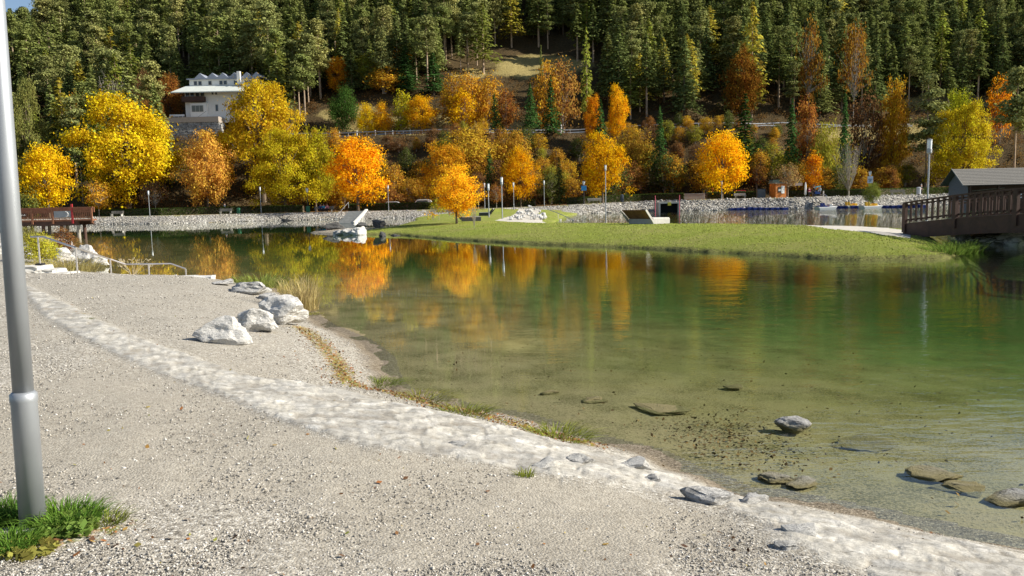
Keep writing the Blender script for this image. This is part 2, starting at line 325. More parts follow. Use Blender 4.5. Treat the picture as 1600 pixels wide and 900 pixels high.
M_RED = plain('red_paint', (.42, .035, .04), .5, 0, .12); M_BLUE = plain('blue_plastic_float', (.015, .04, .22), .45, 0, .2); M_YELLOW = plain('yellow_plastic', (.75, .45, .03), .4, 0, .08)
M_CARW = plain('white_car_paint', (.72, .73, .74), .2, 0, .02, 2, .6); M_CARR = plain('red_car_paint', (.40, .03, .03), .2, 0, .03, 2, .6); M_CARS = plain('silver_car_paint', (.50, .52, .54), .22, .3, .02, 2, .6)
M_TYRE = plain('tyre_rubber', (.02, .02, .02), .85, 0, .1); M_SIGNBLUE = plain('blue_sign_face', (.03, .22, .50), .45, 0, .04); M_PAPER = plain('white_sign_face', (.74, .75, .76), .5, 0, .04)
M_CORTEN = wood('warm_brown_slats', (.22, .12, .055), .7, (1, 1, 1)); M_KIOSK = wood('orange_stained_wood', (.50, .17, .035), .6, (1, 1, 1)); M_YELLOWSIGN = plain('yellow_sign_face', (.55, .48, .04), .5)
M_SKIN = plain('skin', (.55, .33, .23), .6, 0, .05)

# ------------------------------------------------------------------ object helpers
def link(o, parent=None):
    C.objects.link(o)
    if parent is not None: o.parent = parent
    return o
def mesh_obj(name, V, F, mat, parent=None, attrs=None, smooth=False, loc=None, color=None):
    me = bpy.data.meshes.new(name); V = np.asarray(V, np.float32)
    if isinstance(F, np.ndarray) and F.ndim == 2:
        n, k = F.shape; me.vertices.add(len(V)); me.vertices.foreach_set('co', V.ravel())
        me.loops.add(n * k); me.loops.foreach_set('vertex_index', F.astype(np.int32).ravel())
        me.polygons.add(n); me.polygons.foreach_set('loop_start', np.arange(0, n * k, k, dtype=np.int32)); me.polygons.foreach_set('loop_total', np.full(n, k, np.int32))
        me.update(calc_edges=True); me.validate()
    else:
        me.from_pydata([tuple(v) for v in V], [], [tuple(f) for f in F]); me.update()
    for an, av in (attrs or {}).items():
        a = me.attributes.new(an, 'FLOAT', 'POINT'); a.data.foreach_set('value', np.asarray(av, np.float32))
    if smooth: me.polygons.foreach_set('use_smooth', np.ones(len(me.polygons), bool))
    for mm in (mat if isinstance(mat, list) else [mat]): me.materials.append(mm)
    o = bpy.data.objects.new(name, me); link(o, parent)
    if loc is not None: o.location = loc
    if color is not None: o.color = (*color, 1)
    return o
def tag(o, label=None, cat=None, group=None, kind=None):
    if label: o['label'] = label
    if cat: o['category'] = cat
    if group: o['group'] = group
    if kind: o['kind'] = kind
    return o
def thing(name, label, cat, loc=(0, 0, 0), rz=0, group=None):
    o = bpy.data.objects.new(name, None); o.empty_display_size = .3; link(o); o.location = loc; o.rotation_euler = (0, 0, rz)
    return tag(o, label, cat, group)
class MB:
    """collects boxes, bars, tubes and lathes into one mesh"""
    def __init__(s): s.v = []; s.f = []
    def add(s, V, F):
        b = len(s.v); s.v += [tuple(v) for v in V]; s.f += [tuple(i + b for i in f) for f in F]; return s
    def box(s, x0, x1, y0, y1, z0, z1):
        return s.add([(x0, y0, z0), (x1, y0, z0), (x1, y1, z0), (x0, y1, z0), (x0, y0, z1), (x1, y0, z1), (x1, y1, z1), (x0, y1, z1)],
                     [(3, 2, 1, 0), (4, 5, 6, 7), (0, 1, 5, 4), (1, 2, 6, 5), (2, 3, 7, 6), (3, 0, 4, 7)])
    def bar(s, a, b, w, h):
        a, b = Vector(a), Vector(b); d = (b - a).normalized(); up = Vector((0, 0, 1)) if abs(d.z) < .98 else Vector((0, 1, 0))
        r = d.cross(up).normalized(); u = r.cross(d).normalized(); V = []
        for p in (a, b):
            for i, j in ((-1, -1), (1, -1), (1, 1), (-1, 1)): V.append(p + r * (w / 2 * i) + u * (h / 2 * j))
        return s.add(V, [(0, 1, 2, 3), (7, 6, 5, 4), (0, 4, 5, 1), (1, 5, 6, 2), (2, 6, 7, 3), (3, 7, 4, 0)])
    def tube(s, pts, rad, n=8, cap=True):
        pts = [Vector(p) for p in pts]; rads = rad if isinstance(rad, (list, tuple)) else [rad] * len(pts); V = []; F = []
        for i, p in enumerate(pts):
            d = (pts[min(i + 1, len(pts) - 1)] - pts[max(i - 1, 0)]).normalized(); up = Vector((0, 0, 1)) if abs(d.z) < .95 else Vector((1, 0, 0))
            r = d.cross(up).normalized(); u = r.cross(d).normalized()
            for k in range(n): a = 2 * math.pi * k / n; V.append(p + r * (math.cos(a) * rads[i]) + u * (math.sin(a) * rads[i]))
        for i in range(len(pts) - 1):
            for k in range(n): F.append((i * n + k, i * n + (k + 1) % n, (i + 1) * n + (k + 1) % n, (i + 1) * n + k))
        if cap: F.append(tuple(range(n))[::-1]); F.append(tuple((len(pts) - 1) * n + k for k in range(n)))
        return s.add(V, F)
    def lathe(s, prof, n=16, c=(0, 0, 0)):
        V = []; F = []
        for r, z in prof:
            for k in range(n): a = 2 * math.pi * k / n; V.append((c[0] + r * math.cos(a), c[1] + r * math.sin(a), c[2] + z))
        for i in range(len(prof) - 1):
            for k in range(n): F.append((i * n + k, i * n + (k + 1) % n, (i + 1) * n + (k + 1) % n, (i + 1) * n + k))
        F.append(tuple(range(n))[::-1]); F.append(tuple((len(prof) - 1) * n + k for k in range(n)))
        return s.add(V, F)
    def prism(s, pts, y0, y1):
        n = len(pts); V = [(x, y0, z) for x, z in pts] + [(x, y1, z) for x, z in pts]
        return s.add(V, [tuple(range(n)), tuple(range(2 * n - 1, n - 1, -1))] + [(i, i + n, (i + 1) % n + n, (i + 1) % n) for i in range(n)])
    def build(s, name, mat, parent=None, bevel=0, smooth=False, loc=None):
        o = mesh_obj(name, s.v, s.f, mat, parent, smooth=smooth, loc=loc)
        bm = bmesh.new(); bm.from_mesh(o.data); bmesh.ops.recalc_face_normals(bm, faces=bm.faces); bm.to_mesh(o.data); bm.free()
        if bevel:
            b = o.modifiers.new('bevel', 'BEVEL'); b.width = bevel; b.segments = 2; b.limit_method = 'ANGLE'
        return o
def children(o): return [c for c in o.children]
KIDS = {}
def copy_tree(o, parent=None):
    c = o.copy(); C.objects.link(c); c.parent = parent
    for ch in list(o.children): copy_tree(ch, c)
    return c

# ------------------------------------------------------------------ terrain sheets
def build_terrain():
    na, nr = 820, 640
    A = np.radians(np.linspace(-44, 44, na)); Rr = np.geomspace(1.4, 420, nr)
    AA, RR = np.meshgrid(A, Rr); X = RR * np.sin(AA); Y = RR * np.cos(AA)
    H, dn, dp, df, dr = height(X, Y, True)
    nearm = dn > -.3
    # band of mortared stones along the shore
    lo = poly([(30, 450), (62, 490), (100, 515), (185, 557), (237, 575), (312, 607), (464, 667), (533, 689), (594, 703), (667, 705), (755, 725), (850, 745), (960, 765),
               (1060, 775), (1150, 800), (1210, 850), (1300, 880), (1345, 905), (1345, 1100), (1900, 1100)], .55)
    hi = poly([(1900, 900), (1600, 865), (1430, 828), (1311, 803), (1228, 785), (1147, 774), (1064, 740), (1010, 714), (933, 705), (800, 670), (722, 650), (600, 624), (535, 610),
               (475, 597), (400, 590), (312, 562), (250, 540), (200, 522), (150, 497), (75, 460), (37, 447)], .3)
    lo = [tuple(on_ground(x, y)[:2]) for x, y in ((30, 446), (62, 490), (100, 515), (185, 557), (237, 580), (312, 607), (464, 667), (533, 692), (594, 706), (667, 712), (755, 727), (850, 745), (960, 762), (1060, 778), (1150, 803), (1210, 850), (1290, 880), (1345, 899))] + [(1.6, 2.8), (9, 2.8)]
    hi = [(9, 4)] + [tuple(on_ground(x, y)[:2]) for x, y in ((1598, 868), (1430, 831), (1311, 806), (1228, 788), (1147, 777), (1064, 744), (1010, 718), (933, 706), (800, 672), (722, 652), (600, 626), (535, 610), (475, 597), (400, 590), (312, 562), (250, 540), (200, 522), (150, 497), (75, 460), (37, 443))]
    BAND = lo + hi; db = sdist(X, Y, BAND)
    soft = .10 + .25 * sst(3, 5, Y) * (1 - sst(6, 9, Y)) * (X > .3)
    band = sst(-soft, soft, db)
    nz = fbm(X * 7, Y * 7, 31, 3)
    H = H + np.where(nearm & (RR < 40), .035 * fbm(X * 1.7, Y * 1.7, 41, 3) * sst(.1, .6, dn) + band * (.02 + .03 * nz) * sst(-.05, .25, dn), 0)
    cs = .26; crack = np.full(X.shape, 9.0); hid = np.zeros(X.shape); ux_ = X * 1.0 + .06 * fbm(X * 4, Y * 4, 91); uy_ = Y * 1.5 + .06 * fbm(X * 4, Y * 4, 92); gx_, gy_ = np.floor(ux_ / cs), np.floor(uy_ / cs); f1 = np.full(X.shape, 9.0); f2 = f1.copy(); f1p = np.zeros(X.shape)
    for a in (-1, 0, 1):
        for b in (-1, 0, 1):
            qx, qy = gx_ + a, gy_ + b; d_ = np.hypot((qx + .15 + .7 * _hash(qx, qy, 7)) * cs - ux_, (qy + .15 + .7 * _hash(qx, qy, 8)) * cs - uy_); nearer = d_ < f1; f2 = np.where(nearer, f1, np.minimum(f2, d_)); hid = np.where(nearer, _hash(qx, qy, 9), hid); f1 = np.where(nearer, d_, f1)
    crack = 1 - sst(.0, .05, f2 - f1); H = H + np.where(RR < 30, band * (1 - crack) * (.002 + .008 * hid) * (hid > .3) + band * (RR < 30) * .022 * fbm(X * 11, Y * 15, 95, 3), 0)
    bed = (dn < 0) & (dp < 0) & (df < 0); H = H + np.where(bed & (RR < 60), .025 * fbm(X * 1.6, Y * 1.6, 51, 4), 0)
    H = H + np.where((dp > .2) & (df < 0), .05 * fbm(X * .9, Y * .9, 61, 4), 0)
    H = H + np.where((df > 0) & (df < 4.4), .10 * fbm(X * 1.6, Y * 1.6, 71, 3), 0)
    fine = sst(.42, .58, fbm(X * .35 + 7, Y * .35, 81, 4) + .5 + .12 * sst(4.2, 7, Y)) * (1 - sst(.0, .5, band))
    fine = fine * (1 - .75 * sst(6.5, 10, Y)) * (dn > 1.2) * (1 - .75 * sst(-1, 4, -Y + 4.2))
    # weeds between the band and the water, and on the tip of the little beach
    wl = poly([(470, 520), (500, 545), (530, 575), (540, 600), (600, 612), (660, 625), (722, 645), (800, 663), (860, 683), (920, 696)], .12)
    weed = np.exp(-(seg_dist(X, Y, wl, False) / .30) ** 2)
    weed = np.maximum(weed, .85 * np.exp(-(seg_dist(X, Y, [tuple(at_z(100, 838, .66)[:2]), tuple(at_z(190, 815, .66)[:2])], False) / .22) ** 2))
    weed = np.maximum(weed, .8 * np.exp(-(seg_dist(X, Y, [tuple(at_z(120, 500, .5)[:2]), tuple(at_z(135, 502, .5)[:2])], False) / .25) ** 2))
    wet = (1 - sst(.02, .12, H)) * (dn > -.5)
    # lawn helpers
    dry = np.exp(-(dp / .45) ** 2) * (Y < 60) * (df < 0); spitm = sst(3.9, 2.6, np.sqrt(((X + 12.8) * .8) ** 2 + (Y - 63.6) ** 2))
    # polygons on the lawn: gravel path to the promenade and along the canal to the bridge
    global PATH
    PATH = poly([(772, 345), (800, 337), (815, 327), (832, 320.5), (858, 320.5), (850, 326), (842, 333), (850, 342), (884, 345), (1000, 345.2), (1200, 347), (1330, 348.5), (1425, 352), (1425, 362),
                 (1380, 361), (1300, 358), (1250, 352.5), (1180, 350), (1000, 349), (880, 348.5)], .55)
    pth = inside(X, Y, PATH) & (dp > .15)
    clr = (dict(c=None))
    px = CX + F_PX * (X / Y); py0 = 313 + F_PX * (HC - H) / Y
    clearing = np.zeros_like(X)
    for cx_, cy_, rx, ry in ((850, 112, 90, 22), (1000, 115, 60, 20), (490, 132, 22, 8), (1470, 178, 90, 14), (1400, 225, 150, 18), (660, 195, 160, 18), (800, 200, 60, 12), (560, 175, 60, 14), (740, 120, 30, 10), (1285, 180, 30, 6)):
        clearing = np.maximum(clearing, np.exp(-(((px - cx_) / rx) ** 2 + ((py0 - cy_ - (px - 800) * .0) / ry) ** 2)))
    V = np.stack([X, Y, H], -1).reshape(-1, 3)
    idx = np.arange(nr * na).reshape(nr, na)
    Q = np.stack([idx[:-1, :-1], idx[:-1, 1:], idx[1:, 1:], idx[1:, :-1]], -1).reshape(-1, 4)
    def fc(a): return ((a[:-1, :-1] + a[:-1, 1:] + a[1:, 1:] + a[1:, :-1]) / 4).ravel()
    fdn, fdp, fdf, fdr, fX = fc(dn), fc(dp), fc(df), fc(dr), fc(X); fp = fc(pth.astype(float)) > .5
    cls = np.full(len(Q), 0)
    cls[fdr > -.4] = 7
    cls[(fdp > -.35)] = 2; cls[(fdp > -.35) & fp] = 3
    cls[(fdf > -.5)] = 4; cls[(fdf > 4.3)] = 5; cls[fdf > 19] = 6; cls[(fdf > 46) & (fdf < 53.5)] = 8
    cls[(fdp > 1) & (fdf > -.5) & (fdf < 4.3) & (fX > -8) & (fX < 8)] = 2; cls[(fdp > 1) & (fdf < 6) & fp] = 3
    cls[fdn > -.25] = 1
    def sheet(k, name, mat, at, smooth=True):
        q = Q[cls == k]
        if not len(q): return
        u, inv = np.unique(q, return_inverse=True)
        o = mesh_obj(name, V[u], inv.reshape(-1, 4), mat, attrs={n_: a.ravel()[u] for n_, a in at.items()}, smooth=smooth)
        tag(o, kind='structure'); return o
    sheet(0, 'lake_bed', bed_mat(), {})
    sheet(1, 'gravel_beach', gravel_mat(), dict(band=band, fine=fine, weed=weed, wet=wet, crack=np.maximum(crack, (hid <= .3) * .8), stone=hid))
    sheet(2, 'lawn_ground', lawn_mat(), dict(dry=dry, spit=spitm))
    pm = path_mat(); sheet(3, 'gravel_path', pm, {})
    rm = rubble_mat(); sheet(4, 'rubble_bank', rm, {}); sheet(5, 'promenade_ground', prom_mat(), dict(df=df)); sheet(7, 'rocky_shore', rm, {})
    sheet(6, 'hillside', hillside_mat(), dict(clearing=clearing)); sheet(8, 'mountain_road', asphalt_mat(), {})
    # the wider ground under and around everything, out past the horizon
    gb = MB(); gb.add([(-3000, -3000, -4.6), (3000, -3000, -4.6), (3000, 3000, -4.6), (-3000, 3000, -4.6)], [(0, 1, 2, 3)])
    tag(gb.build('ground', plain('earth', (.18, .16, .10), 1, 0, .2, .1)), kind='structure')
    gb = MB().box(-60, 60, -40, 1.2, -1, .6); tag(gb.build('gravel_terrace', gravel_mat()), kind='structure')
    wv = [(-260, 1.3, 0), (260, 1.3, 0), (260, 260, 0), (-260, 260, 0)]
    wo = mesh_obj('lake_water', wv, [(0, 1, 2, 3)], water_mat()); tag(wo, kind='structure')
build_terrain()

# ------------------------------------------------------------------ rocks
def rock_mesh(seed, sub=3, cuts=13, rough=.13):
    bm = bmesh.new(); bmesh.ops.create_icosphere(bm, subdivisions=sub, radius=1.0); rr = random.Random(seed)
    planes = [(Vector((rr.gauss(0, 1), rr.gauss(0, 1), rr.gauss(0, .8))).normalized(), rr.uniform(.38, .78)) for _ in range(cuts)]
    for v in bm.verts:
        p = v.co.copy()
        for nrm, d in planes:
            k = p.dot(nrm)
            if k > d: p -= nrm * (k - d) * .92
        q = p * 1.6 + Vector((seed * 3.1, 0, 0)); p += p.normalized() * (mnoise.noise(q) * rough * 1.6 + mnoise.noise(q * 3) * rough * .6)
        v.co = p
    ext = [max(abs(v.co[i]) for v in bm.verts) for i in range(3)]
    for v in bm.verts: v.co = Vector((v.co.x / ext[0], v.co.y / ext[1], v.co.z / ext[2]))
    me = bpy.data.meshes.new('rock'); bm.to_mesh(me); bm.free(); return me
ROCKS = [rock_mesh(i, 4 if i < 6 else 3) for i in range(12)]
def rock(name, label, loc, size, seed, mat, rz=None, cat='rock', group=None, tilt=(0, 0)):
    me = ROCKS[seed % len(ROCKS)]
    if me.materials and me.materials[0] != mat:
        key = me.name + mat.name
        if key not in KIDS:
            me2 = me.copy(); me2.materials.clear(); me2.materials.append(mat); KIDS[key] = me2
        me = KIDS[key]
    elif not me.materials: me.materials.append(mat)
    o = bpy.data.objects.new(name, me); link(o); o.location = loc; o.scale = size
    o.rotation_euler = (tilt[0], tilt[1], rz if rz is not None else seed * 1.7); return tag(o, label, cat, group)
def rock_px(x, yb, wpx, hpx, seed, label, mat=None, name='boulder', sink=.25, flat=None, group=None, depth=1.0, zoff=0):
    g = on_ground(x, yb); s = g.y / F_PX; wd = wpx * s; hh = hpx * s * 1.15
    return rock(name, label, (g.x, g.y + wd * .3 * depth, g.z + hh * (.42 - sink) + zoff), (wd * .52, wd * .42 * depth, hh * .52), seed, mat or M_ROCK, rz=(seed * .37) % .5 - .25, group=group)

# ------------------------------------------------------------------ plants: unit trees that every copy shares
def quads(P, N, S, rng, aspect=1.0, spin=True):
    n = len(P); N = N / (np.linalg.norm(N, axis=1, keepdims=True) + 1e-9)
    a = rng.normal(size=(n, 3)); T = np.cross(N, a); T /= np.linalg.norm(T, axis=1, keepdims=True) + 1e-9; B = np.cross(N, T)
    S = np.broadcast_to(S, (n,))[:, None]
    V = np.stack([P - T * S - B * S * aspect * .3, P + T * S * .3 - B * S * aspect, P + T * S + B * S * aspect * .3, P - T * S * .3 + B * S * aspect], 1).reshape(-1, 3)
    return V, np.arange(4 * n).reshape(n, 4), np.repeat(rng.random(n), 4)
def round_crown(seed, n=11500, nc=130, w=.5, z0=.20, z1=1.0, leaf=.0120, spread=.060, egg=.45, hollow=.35):
    """crown of leaf sprays gathered on clumps; unit height 1, half width w"""
    rng = R(seed); c = []
    while len(c) < nc:
        p = rng.uniform(-1, 1, 3); r = np.linalg.norm(p)
        if r > 1 or r < hollow: continue
        c.append(p / r * (r ** .6))
    c = np.array(c); lump = 1 + .27 * np.sin(c[:, 0] * 4 + seed) * np.cos(c[:, 1] * 4 + seed * 2) + .12 * rng.normal(size=nc)
    c *= lump[:, None]; zc = (c[:, 2] + 1) / 2; wid = 1 + (egg - zc) * .45
    cen = np.stack([c[:, 0] * w * wid, c[:, 1] * w * wid, z0 + np.clip(zc, -.05, 1.08) * (z1 - z0)], 1)
    cen[:, 2] = np.minimum(cen[:, 2], z1); k = rng.integers(0, nc, n); off = rng.normal(size=(n, 3)) * spread * np.array([1, 1, .62])
    P = cen[k] + off; out = P - np.array([0, 0, (z0 + z1) / 2 - .1]); N = out / (np.linalg.norm(out, axis=1, keepdims=True) + 1e-6) * .9 + rng.normal(size=(n, 3)) * .65 + np.array([0, 0, .35])
    return quads(P, N, leaf * rng.uniform(.6, 1.3, n), rng) + (cen,)
def limbs(mb, cen, rng, base=.2, r0=.02, n=26, top=.8, r1=.003):
    mb.tube([(0, 0, -.03), (0, 0, base * .5), (.004, .003, base), (-.006, .004, top * .75), (0, 0, top)], [r0 * 1.35, r0, r0 * .9, r0 * .45, r1], 8)
    for i in rng.choice(len(cen), min(n, len(cen)), replace=False):
        e = cen[i]; zs = base + (e[2] - base) * rng.uniform(.05, .45); zs = max(base * .8, min(zs, top * .8))
        mid = np.array([e[0] * .5, e[1] * .5, zs + (e[2] - zs) * .62]); mb.tube([(0, 0, zs), mid, e], [r0 * .42, r0 * .25, r1], 5, False)
def bare_limbs(mb, rng, n, h0, spreadr, r0=.008, twigs=5, zmax=1.0):
    for i in range(n):
        a = rng.uniform(0, 6.283); rr = spreadr * rng.uniform(.3, 1) ; e = np.array([math.cos(a) * rr, math.sin(a) * rr, zmax * rng.uniform(.75, 1)])
        s = np.array([math.cos(a) * .02, math.sin(a) * .02, 0]); m_ = s + (e - s) * .5 + np.array([math.cos(a), math.sin(a), 0]) * rr * .15
        mb.tube([s + (0, 0, h0), m_, e], [r0, r0 * .6, r0 * .2], 4, False)
        for t in range(twigs):
            f = rng.uniform(.35, .95); p = s + (e - s) * f; q = p + np.array([rng.normal() * .09, rng.normal() * .09, rng.uniform(.04, .16)]); mb.tube([p, q], [r0 * .35, r0 * .12], 3, False)
def spruce(seed, levels=30, R0=.17, z0=.1, droop=.35, per=10, leaf=.0092, dens=1.25, top_round=0.0):
    rng = R(seed); P = []; N = []; S_ = []
    for k in range(levels):
        f = k / (levels - 1); z = z0 + (1 - z0) * f; r = R0 * ((1 - f) ** (.8 - top_round * .4)) * rng.uniform(.78, 1.15) + .006
        for b in range(max(4, int(per * (1 - .35 * f)))):
            a = rng.uniform(0, 6.283); L = r * rng.uniform(.65, 1.15); m_ = max(3, int(10 * L / R0 * dens) + 2)
            for j in range(m_):
                t = (j + .6) / m_; x = math.cos(a) * L * t; y = math.sin(a) * L * t; zz = z - droop * L * t * t + .03 * r
                wd = .30 * L * (1 - .55 * t) * rng.normal(); P.append((x - math.sin(a) * wd, y + math.cos(a) * wd, zz - abs(rng.normal()) * .007)); N.append((math.cos(a) * .5 + rng.normal() * .45, math.sin(a) * .5 + rng.normal() * .45, .8)); S_.append(leaf * rng.uniform(.7, 1.5))
    return quads(np.array(P), np.array(N), np.array(S_), rng, 1.6)
def pine(seed, zlow=.42, nb=46, wid=.15, leaf=.0086, per=92):
    rng = R(seed); mb = MB(); cs = []
    for i in range(nb):
        f = rng.random() ** .8; z = zlow + (1 - zlow) * f; a = rng.uniform(0, 6.283); L = wid * (1.05 - f ** 1.6 * .8) * rng.uniform(.45, 1.1); e = np.array([math.cos(a) * L, math.sin(a) * L, z + .03 * rng.random()])
        mb.tube([(0, 0, z - .03), e], [.0028, .001], 4, False); cs += [e, e * np.array([.55, .55, 1]) + (0, 0, -.008)]
    cs = np.array(cs); cs[:, 2] = np.minimum(cs[:, 2], .985); k = rng.integers(0, len(cs), nb * per); off = rng.normal(size=(len(k), 3)) * np.array([.033, .033, .013]); P = cs[k] + off
    return quads(P, rng.normal(size=(len(k), 3)) * .6 + np.array([0, 0, .9]) + off * 12, leaf * rng.uniform(.6, 1.4, len(k)), rng, 1.3) + (mb,)
PROTO = {}
def proto(key, trunk_mb, bark, crown, leafm):
    tm = trunk_mb.build('trunk', bark) if trunk_mb else None; cv, cf, cr = crown
    co = mesh_obj('crown', cv, cf, leafm, attrs={'rnd': cr}); PROTO[key] = (tm.data if tm else None, co.data)
    for o in (tm, co):
        if o: bpy.data.objects.remove(o)
for i in range(4):
    V, F_, r_, cen = round_crown(100 + i, w=.42 + .03 * (i % 2), egg=.4 + .1 * (i % 3)); mb = MB(); limbs(mb, cen, R(i)); proto('maple%d' % i, mb, M_BARK, (V, F_, r_), M_LEAF)
for i in range(3):
    V, F_, r_, cen = round_crown(200 + i, 25000, 150, .50, .14, leaf=.0092, spread=.047, hollow=.5); mb = MB(); limbs(mb, cen, R(20 + i), .16, .028, 46); proto('bigmaple%d' % i, mb, M_BARK, (V, F_, r_), M_LEAF)
for i in range(3):
    V, F_, r_, cen = round_crown(300 + i, 1500, 90, .42, .30, leaf=.019, spread=.06, hollow=.1); mb = MB(); limbs(mb, cen, R(40 + i), .3, .012, 50); bare_limbs(mb, R(i), 10, .3, .35, .004, 6); proto('sparse%d' % i, mb, M_PALEBARK, (V, F_, r_), M_LEAF)
for i in range(5):
    V, F_, r_, cen = round_crown(400 + i, 2900, 110, .27 + .04 * (i % 3), .12, leaf=.018, spread=.065, egg=.55, hollow=.1); mb = MB(); limbs(mb, cen, R(60 + i), .12, .010, 26)
    bare_limbs(mb, R(i + 5), 8, 0, .22, .006, 4, .9); proto('scrub%d' % i, mb, M_PALEBARK, (V, F_, r_), M_LEAF)
for i in range(2):
    V, F_, r_, cen = round_crown(500 + i, 6500, 120, .62, .02, leaf=.020, spread=.10, hollow=.2); mb = MB(); bare_limbs(mb, R(i + 15), 10, 0, .4, .012, 3, .8); proto('bush%d' % i, mb, M_BARK, (V, F_, r_), M_LEAF)
mb = MB(); bare_limbs(mb, R(77), 42, .1, .5, .007, 12); mb.tube([(0, 0, -.02), (0, 0, .3)], [.03, .015], 7); V, F_, r_, cen = round_crown(599, 260, 90, .45, .3, leaf=.012); proto('bare', mb, M_PALEBARK, (V, F_, r_), M_LEAF)
for i in range(4):
    mb = MB().tube([(0, 0, -.03), (0, 0, .5), (0, 0, .99)], [.014, .009, .001], 7); proto('spruce%d' % i, mb, M_BARK, spruce(600 + i, 30, .17 + .02 * i, .06 + .05 * i, .3 + .1 * (i % 3)), M_NEEDLE)
for i in range(2):
    mb = MB().tube([(0, 0, -.03), (0, 0, .5), (0, 0, .99)], [.013, .008, .001], 7); proto('tallspruce%d' % i, mb, M_PINEBARK, spruce(650 + i, 26, .14, .38 + .06 * i, .35, 8), M_NEEDLE)
for i in range(2):
    mb = MB().tube([(0, 0, -.03), (0, 0, .5), (0, 0, .99)], [.013, .009, .001], 7); proto('larch%d' % i, mb, M_PINEBARK, spruce(700 + i, 26, .19, .22, .15, 7, .0115, .8, .5), M_LEAF)
for i in range(4):
    c = pine(800 + i, .36 + .06 * i, wid=.15 + .02 * (i % 2)); mb = c[3]; mb.tube([(0, 0, -.03), (.004, 0, .5), (-.003, .003, .98)], [.013, .009, .002], 7); proto('pine%d' % i, mb, M_PINEBARK, c[:3], M_NEEDLE)

COL = dict(yellow=(.72, .48, .012), gold=(.74, .41, .012), orange=(.68, .28, .012), rust=(.36, .15, .035), amber=(.55, .30, .03), lime=(.33, .34, .02), yg=(.42, .37, .02), olive=(.17, .185, .045),
           green=(.055, .105, .02), tan=(.40, .26, .10), brown=(.20, .105, .045), dgreen=(.055, .12, .03), pine=(.26, .275, .095), pineg=(.21, .24, .07), spruce=(.15, .185, .058), larch=(.27, .30, .05), larchy=(.40, .34, .05))
_rnd = random.Random(5)
def tree(name, label, cat, key, X, Y, h, wfac=1.0, col=(.1, .2, .05), rz=None, group=None, z=None):
    t = thing(name, label, cat, (X, Y, gz(X, Y) if z is None else z), _rnd.uniform(0, 6.28) if rz is None else rz, group); t.scale = (h * wfac, h * wfac, h)
    tm, cm = PROTO[key]
    if tm: o = bpy.data.objects.new('trunk', tm); link(o, t)
    o = bpy.data.objects.new('crown', cm); link(o, t); j = _rnd.uniform(.85, 1.15); o.color = (col[0] * j, col[1] * j, col[2] * j, 1)
    return t
PW = {'maple': .43, 'bigmaple': .50, 'sparse': .42, 'scrub': .30, 'bush': .60, 'bare': .5, 'spruce': .18, 'tallspruce': .14, 'larch': .18, 'pine': .16}
def tree_px(name, label, cat, key, x, ytop, wpx, Y, col, group=None, dz=0):
    if Y > 100: Y += 15 * (1 - float(sst(640, 760, x)))
    p = at_y(x, ytop, Y); g = gz(p.x, Y) + dz; h = max(p.z - g, .4); kk = key.rstrip('0123456789'); wf = (wpx / 2 * Y / F_PX) / (PW[kk] * h) / 1.12
    return tree(name, label, cat, key, p.x, Y, h, wf, COL[col] if isinstance(col, str) else col, None, group)

def SHORE_Y(x):
    xs = [-300, 0, 150, 250, 400, 540, 640, 760, 850, 900, 1000, 1150, 1350, 1440, 1600]; ys = [p[1] for p in poly([(-300, 358), (0, 354), (150, 351), (250, 350), (400, 345.5), (540, 342.5), (640, 340.5)])] + [119, 121, 122] + [p[1] for p in poly([(1000, 331), (1150, 328), (1350, 324), (1440, 320.5)])] + [142]
    return float(np.interp(x, xs, ys))
# the row of park trees on the far promenade and the big trees behind it
ROW = [
 ('maple_tree', 'bright yellow maple rising behind the wooden boardwalk railing', 'maple0', 68, 229, 82, 114, 'yellow'),
 ('maple_tree', 'huge spreading yellow and green maple left of the white chalet', 'bigmaple0', 188, 152, 175, 126, (.62, .45, .015)),
 ('maple_tree', 'small umbrella-shaped pale yellow tree on the far bank near the boardwalk', 'sparse0', 151, 283, 48, 117, 'amber'),
 ('maple_tree', 'small thin brown-leaved tree beside a street lamp on the far bank', 'sparse1', 240, 284, 44, 116, 'brown'),
 ('maple_tree', 'rusty orange round maple between the two huge yellow trees', 'maple1', 318, 212, 82, 117, (.62, .34, .06)),
 ('maple_tree', 'orange-yellow tree top poking up behind the rusty orange maple', 'maple2', 335, 206, 48, 128, 'gold'),
 ('maple_tree', 'tall yellow tree with an open top in front of the white chalet', 'bigmaple1', 402, 128, 138, 130, (.62, .42, .02)),
 ('maple_tree', 'low green and yellow tree crown beneath the open-topped yellow tree', 'bigmaple2', 440, 205, 110, 120, (.52, .41, .02)),
 ('maple_tree', 'yellow-green round tree left of the big orange maple', 'maple3', 488, 205, 68, 123, (.42, .36, .02)),
 ('maple_tree', 'large glowing orange maple with two dark trunks by the far bank steps', 'maple0', 555, 218, 97, 112, (.82, .42, .012)),
 ('maple_tree', 'orange round maple half hidden behind the lawn maple', 'maple2', 692, 224, 66, 120, (.66, .33, .02)),
 ('maple_tree', 'smallest round golden maple above the far hedge', 'maple3', 812, 233, 56, 131, (.78, .40, .01)),
 ('maple_tree', 'egg-shaped golden maple directly behind the tall lawn lamp', 'maple1', 941, 212, 68, 133, (.76, .43, .01)),
 ('maple_tree', 'lone golden maple leaning over the hedge left of the orange kiosk', 'maple0', 1129, 208, 80, 134, (.78, .45, .01)),
 ('maple_tree', 'slim pale tree with thin tan leaves beside the orange kiosk', 'sparse2', 1232, 256, 42, 134, 'tan'),
 ('maple_tree', 'broad yellow-green tree behind the grey boathouse roof', 'bigmaple2', 1508, 166, 96, 152, (.50, .39, .02)),
]
for nm, lb, key, x, yt, wp, Y, col in ROW: tree_px(nm, lb, 'tree', key, x, yt, wp, Y, col, 'autumn trees along the far promenade')
